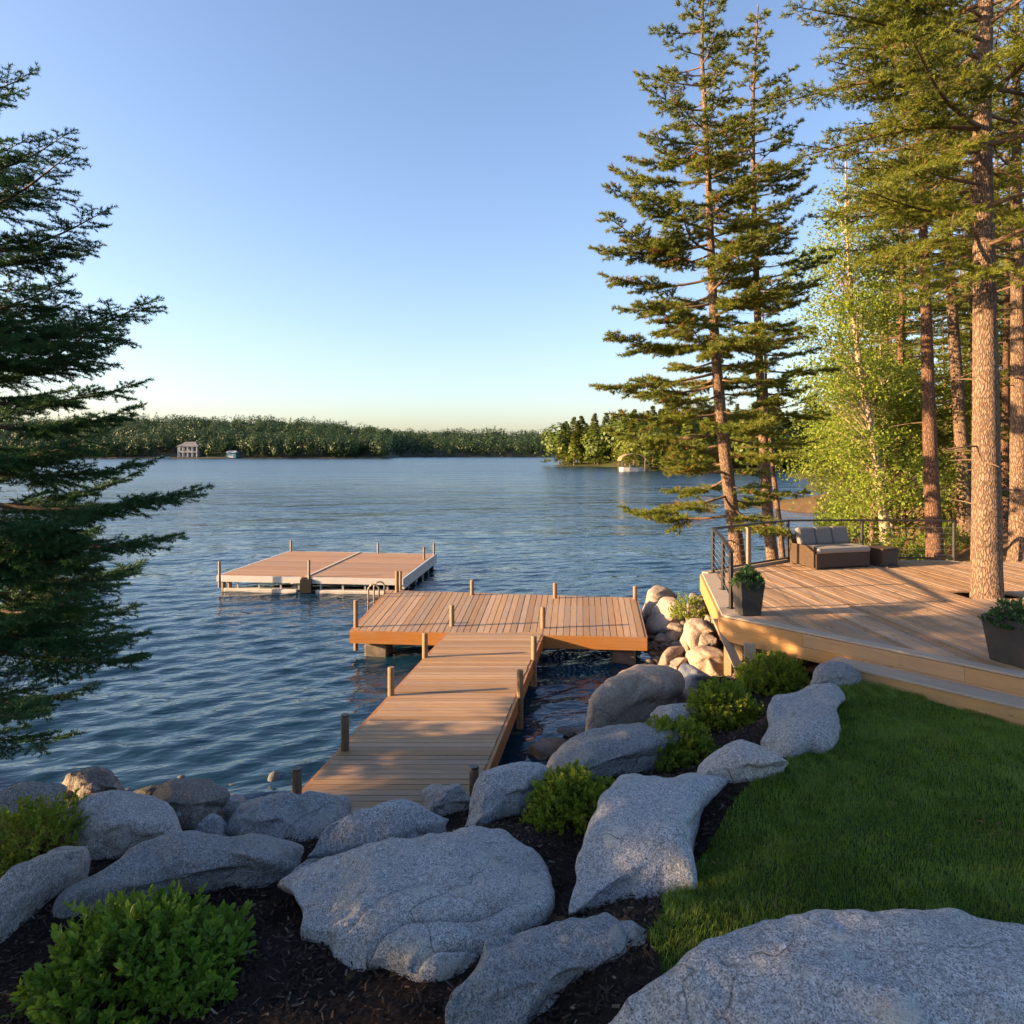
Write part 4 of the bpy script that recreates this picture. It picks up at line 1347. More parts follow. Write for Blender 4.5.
for s0, s1 in ((.03, sp - .05), (sp + .05, .985)):
    b = MB(); p0, p1 = quad_at(f4, s0, .02), quad_at(f4, s1, .02)
    b.plank(p0, p1, .34, -.22, .10)
    b.build('pontoon', PONT, swim, bevel=.03)
    b = MB(); p0, p1 = quad_at(f4, s0, .96), quad_at(f4, s1, .96)
    b.tube([(p0[0], p0[1], 0), (p1[0], p1[1], 0)], .16, 12); b.build('pontoon', PONT, swim, smooth=True)
for s in (.10, .22, .34, .44, .56, .68, .8, .92):
    q = quad_at(f4, s, .012)
    b = MB(); b.box((q[0], q[1], ZF - .36), (.05, .05, .24)); b.build('strut', ALU, swim)
for t_ in (.15, .35, .55, .75, .92):
    q = quad_at(f4, .99, t_)
    b = MB(); b.box((q[0], q[1], ZF - .42), (.16, .3, .3)); b.build('strut', BLACK, swim)
q = quad_at(f4, .03, .02)
for s in (.02, .055):
    q = quad_at(f4, s, .012)
    b = MB(); b.tube([(q[0], q[1], -.6), (q[0], q[1], ZF - .06)], .07, 8); b.build('leg', W_POST, swim)
b = MB(); q = quad_at(f4, sp, .0); b.box((q[0], q[1] - .05, ZF - .27), (.34, .2, .42)); b.build('hinge_plate', BLACK, swim)
for px_, py_, tp in [(219.5, 578, 561), (291, 551.5, 540), (309, 577, 560), (378, 553, 543), (434, 555, 543), (424, 559.5, 547), (400.5, 583, 571)]:
    X_, Y_, Z_ = at(px_, py_, ZF)
    b = MB(); b.tube([(X_, Y_, ZF - .3), (X_, Y_, ZF + (py_ - tp) / F * Y_)], .04, 10); b.build('post', OLDSTEEL if px_ < 400 else W_POST, swim)

# ------------------------------------------------------------------ patio deck
P0, PF, P1 = (3.35, 11.17), (6.95, 6.93), (4.08, 15.04)
DECK = [P0, PF, (13.8, 9.0), (13.8, 16.75), (10.6, 16.75), (6.64, 16.9), P1]
e_ = np.array([.647, -.762]); e_ /= np.linalg.norm(e_)
nrm_ = np.array([e_[1], -e_[0]])            # outwards over the lawn
W_DECK = wood('deck_boards', (.32, .19, .10), (.42, .27, .155), R(3), 1.1, 26, .3, .66)
W_STEP = wood('step_boards', (.36, .28, .20), (.44, .35, .26), math.atan2(e_[1], e_[0]) - PI / 2, 1.0, 26, .12, .62)
W_DF = wood('deck_fascia', (.37, .20, .08), (.46, .27, .12), math.atan2(e_[1], e_[0]) - PI / 2, .8, 16, .1, .5)
W_RIS = wood('deck_riser', (.42, .25, .11), (.50, .32, .16), math.atan2(e_[1], e_[0]) - PI / 2, .8, 16, .1, .5)
deck = thing('patio_deck', (7, 12, DZ), 'large angular wooden patio deck raised above the shore on the right', 'deck')
HOLE = (8.1, 12.42, 9.1, 13.12)
b = MB()
bw_ = .125
inner = [(P0[0] + .26, P0[1] - .02), (PF[0] + .03, PF[1] + .2), (13.8, 9.0), (13.8, 16.6), (10.6, 16.6), (6.68, 16.75), (P1[0] + .32, P1[1] - .1)]
dirb = np.array([-.05, 1.0]); dirb /= np.linalg.norm(dirb)
nb2 = np.array([dirb[1], -dirb[0]])
rngd = np.random.default_rng(4)
s = 2.0
while s < 16:
    a, c_ = s + .004, s + bw_ - .004
    poly = clip_poly(clip_poly(inner, nb2[0], nb2[1], c_), -nb2[0], -nb2[1], -a)
    dz = rngd.uniform(-.003, .003)
    pieces = [poly]
    xm = (s - nb2[1] * 12.7) / nb2[0]
    if HOLE[0] < xm < HOLE[2]:
        pieces = [clip_poly(poly, 0, 1, HOLE[1]), clip_poly(poly, 0, -1, -HOLE[3])]
    for pc in pieces:
        # butt joints split the long boards
        yj = rngd.uniform(8, 16)
        for q in (clip_poly(pc, 0, 1, yj - .002), clip_poly(pc, 0, -1, -yj - .002)):
            if len(q) >= 3:
                b.prism(q, DZ - .035 + dz, DZ + dz)
    s += bw_
b.build('decking', W_DECK, deck)
b = MB(); b.plank((P0[0] + .02, P0[1] - .03), (PF[0], PF[1]), .19, DZ - .03, DZ + .004, .09); b.build('front_border_board', W_STEP, deck, bevel=.006)
b = MB(); b.plank(P0, P1, .30, DZ - .03, DZ + .012, -.15); b.build('side_border_board', W_STEP, deck, bevel=.006)
b = MB(); b.plank(P1, (6.64, 16.9), .16, DZ - .03, DZ + .03, -.08); b.plank((6.66, 16.9), (10.6, 16.75), .16, DZ - .03, DZ + .006, -.08); b.build('back_border_board', W_STEP, deck)
for z0, z1 in ((DZ - .215, DZ - .034), (DZ - .40, DZ - .219)):
    b = MB()
    js = [-.03, 1.35, 3.4, 6.05] if z1 > DZ - .1 else [-.03, 2.2, 4.5, 6.05]
    for j0, j1 in zip(js[:-1], js[1:]):
        b.plank(np.array(P0) + e_ * (j0 + .002), np.array(P0) + e_ * (j1 - .002), .04, z0, z1, 0)
    b.build('front_fascia', W_DF, deck)
b = MB(); b.plank(P0, P1, .04, DZ - .36, DZ - .034, .02); b.build('side_fascia', W_DF, deck)
b = MB(); b.plank(P1, (6.64, 16.9), .04, DZ - .36, DZ - .034, .02); b.build('back_fascia', W_DF, deck)
b = MB(); b.plank((6.64, 16.9), (10.6, 16.75), .04, DZ - .36, DZ - .034, .02); b.build('back_fascia', W_DF, deck)
step = thing('step', (5.2, 8.9, 1.45), 'long pale wooden step along the front of the patio deck beside the lawn', 'step')
s0 = np.array(P0) + e_ * 1.86 + nrm_ * .025
s1 = np.array(PF) + e_ * .5 + nrm_ * .025
for k_, (o0, o1) in enumerate(((.0, .18), (.186, .372))):
    b = MB(); b.plank(s0, s1, o1 - o0, 1.525, 1.56, -(o0 + o1) / 2); b.build('tread_board', W_STEP, step, bevel=.005)
b = MB(); b.plank(s0 + e_ * .03, s1, .035, 1.30, 1.522, -.34); b.build('riser', W_RIS, step)
b = MB(); b.plank(s0 + e_ * .03 + nrm_ * .003, s0 + e_ * .03 + nrm_ * .32, .035, 1.30, 1.522, 0); b.build('end_board', W_RIS, step)
for q in (np.array(P0) + np.array([.28, -.02]), np.array(P0) + e_ * 1.0 - nrm_ * .3, np.array([4.25, 14.6]), np.array([4.0, 12.9]), np.array([6.5, 16.3]), np.array([8.6, 16.4]), np.array([5.5, 13.0])):
    b = MB(); b.box((q[0], q[1], (h1(*q) + DZ) / 2 - .2), (.14, .14, DZ - h1(*q) + .3), R(-40)); b.build('support_post', W_POST, deck)
b = MB()
k0 = np.array([P0[0] - .02, P0[1] + .18, DZ - .12]); k1 = np.array([3.50, 10.62, h1(3.5, 10.62) + .02])
for tt in (0,):
    d_ = (k1 - k0); L_ = np.linalg.norm(d_); d_ /= L_
    sx = np.array([.075, .03, 0]); sz = np.array([0, .012, .02])
    b.hexa([k0 - sx - sz, k0 + sx - sz, k1 + sx - sz, k1 - sx - sz, k0 - sx + sz, k0 + sx + sz, k1 + sx + sz, k1 - sx + sz])
b.build('brace_board', W_STEP, deck)
b = MB(); b.box((3.60, 10.60, h1(3.6, 10.6) + .2), (.17, .05, .62), R(-10)); b.build('stake', W_STEP, deck)

# railing
rail = thing('railing', (4.32, 15.04, DZ), 'black metal railing with thin cables along the far edge of the deck', 'railing')
rp = [np.array(at(*q, DZ)[:2]) for q in ((731, 609), (723, 590), (713, 573), (788, 560.5), (862, 560), (954, 561))]
RH = .94
for i, q in enumerate(rp):
    b = MB(); b.box((q[0], q[1], DZ + RH / 2), (.055, .055, RH), R(20)); b.build('post', BLACK, rail, bevel=.004)
    b = MB(); b.box((q[0], q[1], DZ + .018), (.11, .11, .012), R(20)); b.build('base_plate', BLACK, rail)
for a, c_ in zip(rp[:-1], rp[1:]):
    d_ = (c_ - a) / np.linalg.norm(c_ - a)
    ex_ = d_ * .12 if a is rp[0] else d_ * 0
    b = MB(); b.plank(a - ex_, c_ + d_ * .02, .075, DZ + RH, DZ + RH + .042); b.build('top_rail', BLACK, rail, bevel=.004)
    for k_ in range(6):
        zz = DZ + .14 + k_ * .13
        b = MB(); b.tube([(a[0], a[1], zz), (c_[0], c_[1], zz)], .0025, 5); b.build('cable', STEEL, rail)
b = MB(); b.plank(rp[2], rp[3], .05, DZ + .05, DZ + .085); b.plank(rp[3], rp[4], .05, DZ + .05, DZ + .085); b.plank(rp[4], rp[5], .05, DZ + .05, DZ + .085); b.build('bottom_rail', BLACK, rail)
q = at(754, 570, DZ)
t = thing('wooden_post', (q[0], q[1] + .35, h1(q[0], q[1] + .35)), 'pale square wooden post standing just beyond the railing between the two tall pines', 'post')
b = MB(); b.box((q[0], q[1] + .35, 1.6), (.085, .085, 2.16), R(12)); b.build('shaft', W_POST, t, bevel=.008)
b = MB(); b.box((q[0], q[1] + .35, 2.695), (.11, .11, .03), R(12)); b.build('cap', W_POST, t, bevel=.006)

# loveseat and side table
WICK = N('brown_wicker')
c = WICK.coord()
wv = WICK.node('ShaderNodeTexWave', wave_type='BANDS', bands_direction='Z')
WICK.t.links.new(c, wv.inputs['Vector'])
wv.inputs['Scale'].default_value = 26
wv.inputs['Distortion'].default_value = 1.2
col = WICK.mix(WICK.noise(c, 30, 3), (.055, .035, .022), (.10, .066, .042))
WICKER = WICK.done(col, .6, WICK.bump(wv.outputs[0], .5, .01), spec=.3)
n = N('grey_fabric')
c = n.coord()
FABRIC = n.done(n.mix(n.noise(c, 60, 3), (.16, .148, .137), (.21, .196, .182)), .9, n.bump(n.noise(c, 9, 4), .3, .02), spec=.15)
n = N('taupe_fabric')
c = n.coord()
FABRIC2 = n.done(n.mix(n.noise(c, 60, 3), (.26, .225, .19), (.32, .28, .24)), .9, n.bump(n.noise(c, 9, 4), .3, .02), spec=.15)
so = np.array([7.30, 16.05])
sa = math.atan2(.36, 1.25)
su, sv = np.array([math.cos(sa), math.sin(sa)]), np.array([-math.sin(sa), math.cos(sa)])
sofa = thing('loveseat', (so[0], so[1], DZ), 'brown wicker loveseat with grey cushions facing the lake on the deck', 'sofa')
pt_ = lambda x, y, z: (so[0] + su[0] * x + sv[0] * y, so[1] + su[1] * x + sv[1] * y, DZ + z)
b = MB(); b.box(pt_(0, 0, .185), (1.44, .84, .31), sa); b.build('base', WICKER, sofa, bevel=.015)
for x_ in (-.68, .68):
    for y_ in (-.38, .38):
        b = MB(); b.box(pt_(x_, y_, .018), (.06, .06, .034), sa); b.build('foot', BLACK, sofa)
b = MB(); b.box(pt_(-.03, .40, .47), (1.48, .09, .26), sa); b.build('back_frame', WICKER, sofa, bevel=.015)
b = MB(); b.box(pt_(0.02, -.05, .405), (1.42, .78, .13), sa); b.build('seat_cushion', FABRIC2, sofa, smooth=False, bevel=.045)
for i in range(3):
    b = MB(); b.box(pt_(-.46 + i * .46, .27, .655), (.455, .15, .42), sa, R(-17)); o = b.build('back_cushion', FABRIC, sofa, bevel=.06)
b = MB(); b.box(pt_(-.745, .02, .27), (.05, .80, .46), sa); b.build('arm_panel', WICKER, sofa, bevel=.012)
tb = at(886, 566, DZ)
table = thing('side_table', (tb[0], tb[1] + .25, DZ), 'low dark brown wicker side table to the right of the loveseat', 'table')
b = MB(); b.box((tb[0], tb[1] + .25, DZ + .19), (.55, .5, .36), R(28)); b.build('base', WICKER, table, bevel=.012)
b = MB(); b.box((tb[0], tb[1] + .25, DZ + .387), (.60, .55, .03), R(28)); b.build('tabletop', WICKER, table, bevel=.008)
b = MB(); b.box((tb[0] - .02, tb[1] - .06, DZ + .015), (.42, .36, .028), R(28)); b.build('foot_frame', BLACK, table)

# planters
POT = simple('charcoal_planter', (.028, .026, .026), (.042, .039, .038), 12, .6, .12, spec=.35)
for cx, cy, wb, wt, hh, rz_, lab, lab2, sd_ in ((3.78, 11.22, .30, .40, .54, R(5), 'tapered charcoal planter at the front left corner of the deck by the railing', 'low leafy green plant growing in the planter by the railing', 1), (6.27, 8.62, .46, .60, .56, R(18), 'tapered charcoal planter at the right edge of the picture above the step', 'rounded glossy green plant growing in the planter above the step', 2)):
    t = thing('planter', (cx, cy, DZ), lab, 'planter', 'tapered charcoal planters')
    b = MB()
    cs, sn = math.cos(rz_), math.sin(rz_)
    def ring(wd, z):
        return [(cx + cs * x * wd / 2 - sn * y * wd / 2, cy + sn * x * wd / 2 + cs * y * wd / 2, DZ + z) for x, y in ((-1, -1), (1, -1), (1, 1), (-1, 1))]
    Vp = ring(wb, .006) + ring(wt, hh) + ring(wt - .05, hh) + ring(wt - .09, hh - .1)
    b.add(Vp, [(3, 2, 1, 0)] + [(k * 4 + i, k * 4 + (i + 1) % 4, k * 4 + 4 + (i + 1) % 4, k * 4 + 4 + i) for k in range(3) for i in range(4)])
    b.build('pot', POT, t, bevel=.008)
    b = MB(); b.add(ring(wt - .085, hh - .06), [(0, 1, 2, 3)]); b.build('soil', MULCH, t)
    shrub('potted_plant', 700 + sd_, (cx, cy, DZ + hh - .07), wt * .66, wt * .66, .27 if sd_ == 1 else .29, 230, 7, .05, L_POT, lab2, 'plant', .62, None, .07, .05)

# ------------------------------------------------------------------ boulders
zoom = lambda pts, s, ox, oy: [(ox + x / s, oy + y / s) for x, y in pts]
Z3 = lambda p: zoom(p, 3.2, 0, 740)
Z7 = lambda p: zoom(p, 3.2, 260, 740)
Z4 = lambda p: zoom(p, 3.012, 560, 640)
Z8 = lambda p: zoom(p, 3.413, 560, 560)
Z9 = lambda p: zoom(p, 8.533, 640, 570)
# outline in the photograph, height above the ground there, material, cuts, label
ROCKS = [
    (Z3([(-70, 375), (0, 370), (100, 355), (200, 352), (260, 362), (278, 390), (275, 435), (180, 510), (100, 590), (30, 650), (-70, 690)]), .42, G_GREY, 3, 'flat grey boulder cut by the left picture edge in front of the leafy shrub'),
    (Z3([(112, 608), (150, 560), (250, 460), (400, 380), (600, 330), (800, 303), (930, 298), (970, 325), (975, 400), (870, 460), (760, 465), (650, 505), (520, 530), (400, 545), (280, 555), (190, 595)]), .36, G_BLUE, 2, 'long low grey boulder right behind the bright green shrub'),
    (Z3([(190, 300), (215, 230), (260, 185), (330, 162), (420, 165), (500, 205), (560, 270), (588, 335), (450, 385), (350, 400), (240, 380)]), .75, G_GREY, 1, 'large rounded grey boulder to the right of the dark leafy shrub at left'),
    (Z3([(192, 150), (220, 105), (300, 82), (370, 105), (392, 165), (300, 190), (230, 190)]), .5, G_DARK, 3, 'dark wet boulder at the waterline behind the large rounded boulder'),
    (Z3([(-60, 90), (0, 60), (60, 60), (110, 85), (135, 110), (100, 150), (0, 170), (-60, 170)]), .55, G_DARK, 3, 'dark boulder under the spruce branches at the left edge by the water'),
    (Z3([(-60, 170), (20, 150), (100, 135), (190, 130), (215, 170), (160, 215), (0, 240), (-60, 230)]), .5, G_GREY, 3, 'grey brown boulder half hidden behind the dark leafy shrub'),
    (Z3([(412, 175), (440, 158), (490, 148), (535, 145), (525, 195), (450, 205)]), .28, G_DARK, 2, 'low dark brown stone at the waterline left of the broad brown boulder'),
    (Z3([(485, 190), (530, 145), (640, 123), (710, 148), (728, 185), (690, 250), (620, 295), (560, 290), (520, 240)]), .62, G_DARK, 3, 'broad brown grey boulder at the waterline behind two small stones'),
    (Z3([(540, 245), (600, 198), (650, 178), (664, 215), (640, 262), (600, 292), (565, 288)]), .4, G_GREY, 4, 'angular grey stone leaning on the front of the broad brown boulder'),
    (Z3([(690, 245), (700, 195), (740, 172), (792, 198), (785, 250), (735, 288)]), .38, G_GREY, 3, 'pale grey stone at the waterline just left of the squared boulder'),
    (Z3([(608, 332), (620, 298), (650, 258), (700, 233), (728, 265), (728, 322), (680, 335)]), .36, G_BLUE, 4, 'small wedge shaped grey stone wedged between the long boulder and the squared boulder'),
    ([(226, 838), (231, 815), (250, 801), (290, 796), (335, 792), (345, 799), (347, 828), (322, 843), (300, 848), (255, 848)], .48, G_BLUE, 4, 'squared grey boulder with a steep right face left of the dock end'),
    (Z7([(148, 372), (170, 340), (330, 272), (450, 222), (510, 208), (545, 240), (600, 243), (622, 282), (500, 320), (400, 360), (280, 390), (165, 415)]), .38, G_BLUE, 2, 'flat grey slab lying across the near end of the dock'),
    (Z7([(525, 235), (520, 165), (545, 140), (600, 148), (692, 188), (665, 240), (600, 255), (545, 250)]), .4, G_BLUE, 3, 'small blocky grey boulder at the right of the dock end beside the dark post'),
    (Z7([(648, 278), (690, 220), (708, 160), (760, 98), (830, 72), (905, 80), (925, 150), (870, 205), (850, 240), (760, 270), (710, 285)]), .5, G_BLUE, 2, 'sloping grey boulder left of the nearest bed shrub beside the dark dock post'),
    ([(526, 792), (533, 772), (565, 756), (605, 742), (645, 731), (672, 722), (690, 722), (690, 740), (650, 756), (615, 772), (580, 786), (545, 800)], .32, G_BLUE, 2, 'long grey boulder slab along the water side of the planted bed'),
    ([(660, 724), (650, 716), (662, 708), (680, 704), (697, 704), (700, 718), (688, 732), (668, 734)], .34, G_GREY, 2, 'rounded grey stone at the upper end of the long slab behind the second bed shrub'),
    (Z8([(52, 612), (60, 645), (90, 640), (160, 610), (260, 540), (350, 515), (402, 480), (414, 425), (400, 385), (360, 357), (290, 362), (200, 438), (120, 540)]), 1.0, G_WARM, -1, 'large smooth boulder rising from the water with a warm sunlit flank'),
    (Z8([(172, 565), (182, 513), (260, 497), (352, 493), (340, 540), (280, 585), (205, 602)]), .42, G_WARM, 4, 'small tan boulder leaning on the front of the large smooth boulder'),
    ([(524, 764), (533, 748), (556, 738), (578, 738), (580, 755), (556, 770), (533, 772)], .3, G_WARM, 3, 'small grey and pink stone at the water left of the large smooth boulder'),
    (Z8([(393, 402), (418, 355), (470, 348), (512, 385), (515, 415), (440, 445), (402, 430)]), .36, G_BLUE, 3, 'blue grey stone in the shade below the sunlit stone pile'),
    (Z8([(393, 495), (408, 460), (470, 443), (505, 440), (505, 480), (430, 525)]), .3, G_WARM, 2, 'pale stone behind the third bed shrub beside the large smooth boulder'),
    # the sunlit pile beside the deck
    (Z9([(33, 335), (60, 250), (130, 190), (250, 132), (330, 150), (345, 225), (240, 260), (130, 320), (60, 370)]), .75, G_WARM, 4, 'sunlit boulder at the far end of the stone pile beyond the dock corner'),
    (Z9([(72, 430), (105, 330), (200, 252), (270, 228), (350, 290), (432, 372), (400, 460), (260, 500), (190, 545), (105, 535)]), 1.05, G_WARM, 4, 'largest sunlit boulder of the pile beside the dock corner'),
    (Z9([(212, 502), (250, 460), (320, 448), (372, 480), (365, 560), (300, 575), (230, 545)]), .42, G_WARM, 3, 'rounded tan stone in front of the largest sunlit boulder'),
    (Z9([(100, 592), (148, 528), (260, 522), (338, 555), (335, 640), (240, 690), (125, 660)]), .5, G_WARM, 3, 'brown boulder at the waterline below the largest sunlit boulder'),
    (Z9([(373, 545), (388, 458), (450, 408), (530, 418), (642, 470), (645, 530), (560, 580), (480, 615), (400, 600)]), .62, G_WARM, 5, 'bright tan boulder with a sharp shaded face next to the deck corner'),
    (Z9([(453, 345), (478, 280), (530, 257), (568, 300), (570, 350), (500, 388)]), .42, G_WARM, 1, 'small yellowish round stone up against the side of the deck'),
    (Z9([(403, 745), (415, 690), (520, 648), (640, 648), (742, 700), (748, 805), (640, 840), (540, 810), (430, 800)]), .6, G_WARM, 4, 'wide tan and grey boulder at the foot of the sunlit pile'),
    (Z9([(178, 795), (198, 730), (290, 678), (382, 648), (415, 690), (340, 750), (260, 800), (200, 840)]), .45, G_WARM, 3, 'long reddish stone at the water edge of the sunlit pile'),
    (Z9([(243, 865), (278, 790), (350, 748), (412, 758), (405, 800), (340, 850), (290, 898)]), .4, G_WARM, 3, 'rough reddish stone just above the blue grey stone'),
    (Z9([(363, 645), (368, 590), (400, 578), (464, 640), (440, 685), (380, 690)]), .34, G_WARM, 3, 'small upright tan stone wedged in the middle of the sunlit pile'),
    (Z9([(498, 625), (540, 578), (620, 543), (652, 570), (655, 640), (560, 668)]), .4, G_WARM, 3, 'tan stone wedged under the deck corner'),
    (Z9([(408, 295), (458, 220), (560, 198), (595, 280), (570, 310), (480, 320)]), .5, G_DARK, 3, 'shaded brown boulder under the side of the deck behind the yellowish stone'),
    (Z9([(583, 862), (620, 833), (667, 845), (655, 875), (600, 885)]), .14, G_WARM, 2, 'tiny pale stone on the mulch below the sunlit pile'),
    (Z9([(548, 410), (600, 383), (642, 395), (645, 435), (580, 440)]), .3, G_WARM, 2, 'small pinkish stone tucked against the deck side above the bright tan boulder'),
    # lawn edging
    (Z4([(757, 138), (778, 95), (840, 68), (890, 78), (908, 120), (890, 150), (800, 155)]), .42, G_BLUE, 1, 'rounded grey boulder at the end of the deck step above the lawn edging'),
    (Z4([(613, 305), (640, 240), (690, 178), (760, 136), (830, 138), (866, 155), (830, 222), (800, 290), (745, 342), (690, 372), (637, 332)]), .34, G_BLUE, 1, 'long grey edging boulder between the fourth bed shrub and the lawn'),
    (Z4([(402, 415), (450, 360), (530, 313), (600, 318), (660, 343), (697, 375), (640, 422), (580, 447), (500, 425)]), .42, G_GREY, 3, 'low triangular grey edging boulder in the middle of the lawn edge'),
    (Z4([(8, 855), (38, 740), (108, 610), (200, 498), (250, 468), (300, 465), (340, 428), (400, 410), (480, 423), (527, 455), (500, 500), (440, 540), (360, 612), (320, 680), (290, 770), (270, 832), (180, 815), (110, 820), (40, 850)]), .36, G_BLUE, 2, 'big elongated grey edging boulder curving along the left of the lawn'),
    ([(447, 1004), (459, 975), (500, 949), (550, 929), (590, 912), (625, 918), (650, 940), (648, 965), (605, 992), (550, 1018), (505, 1045), (455, 1045)], .25, G_BLUE, 2, 'grey boulder at the bottom centre in front of the big elongated edging boulder'),
    (Z7([(38, 460), (80, 418), (180, 408), (300, 368), (400, 342), (520, 308), (640, 282), (730, 282), (800, 328), (862, 378), (907, 450), (912, 560), (882, 622), (800, 682), (690, 740), (600, 775), (510, 790), (460, 755), (390, 725), (320, 735), (270, 705), (160, 672), (165, 630), (140, 560), (130, 505), (70, 515)]),   .24, G_BLUE, 0, 'broad flat grey slab with a ragged edge in the centre of the mulch'),
    ([(560, 1080), (590, 1034), (640, 988), (680, 964), (720, 950), (760, 938), (790, 925), (870, 924), (930, 911), (1000, 914), (1080, 920), (1150, 960), (1190, 1060), (1100, 1160), (900, 1200), (700, 1180)],   .62, G_BLUE, -1, 'huge pale grey boulder filling the bottom right corner in front of the lawn'),
]


def ico(sub):
    t = (1 + 5 ** .5) / 2
    V = nrm(np.array([(-1, t, 0), (1, t, 0), (-1, -t, 0), (1, -t, 0), (0, -1, t), (0, 1, t), (0, -1, -t), (0, 1, -t), (t, 0, -1), (t, 0, 1), (-t, 0, -1), (-t, 0, 1)], float))
    Fc = np.array([(0, 11, 5), (0, 5, 1), (0, 1, 7), (0, 7, 10), (0, 10, 11), (1, 5, 9), (5, 11, 4), (11, 10, 2), (10, 7, 6), (7, 1, 8), (3, 9, 4), (3, 4, 2), (3, 2, 6), (3, 6, 8), (3, 8, 9), (4, 9, 5), (2, 4, 11), (6, 2, 10), (8, 6, 7), (9, 8, 1)])
    for _ in range(sub):
        e = np.sort(np.concatenate([Fc[:, [0, 1]], Fc[:, [1, 2]], Fc[:, [2, 0]]]), 1)
        ue, inv = np.unique(e, axis=0, return_inverse=True)
        inv = inv.ravel()
        m = nrm(V[ue[:, 0]] + V[ue[:, 1]])
        k = len(V)
        V = np.concatenate([V, m])
        n_ = len(Fc)
        a, b_, c_ = inv[:n_] + k, inv[n_:2 * n_] + k, inv[2 * n_:] + k
        Fc = np.concatenate([np.stack([Fc[:, 0], a, c_], 1), np.stack([Fc[:, 1], b_, a], 1), np.stack([Fc[:, 2], c_, b_], 1), np.stack([a, b_, c_], 1)])
    return V, Fc


ICO = {k: ico(k) for k in (4, 5, 6)}


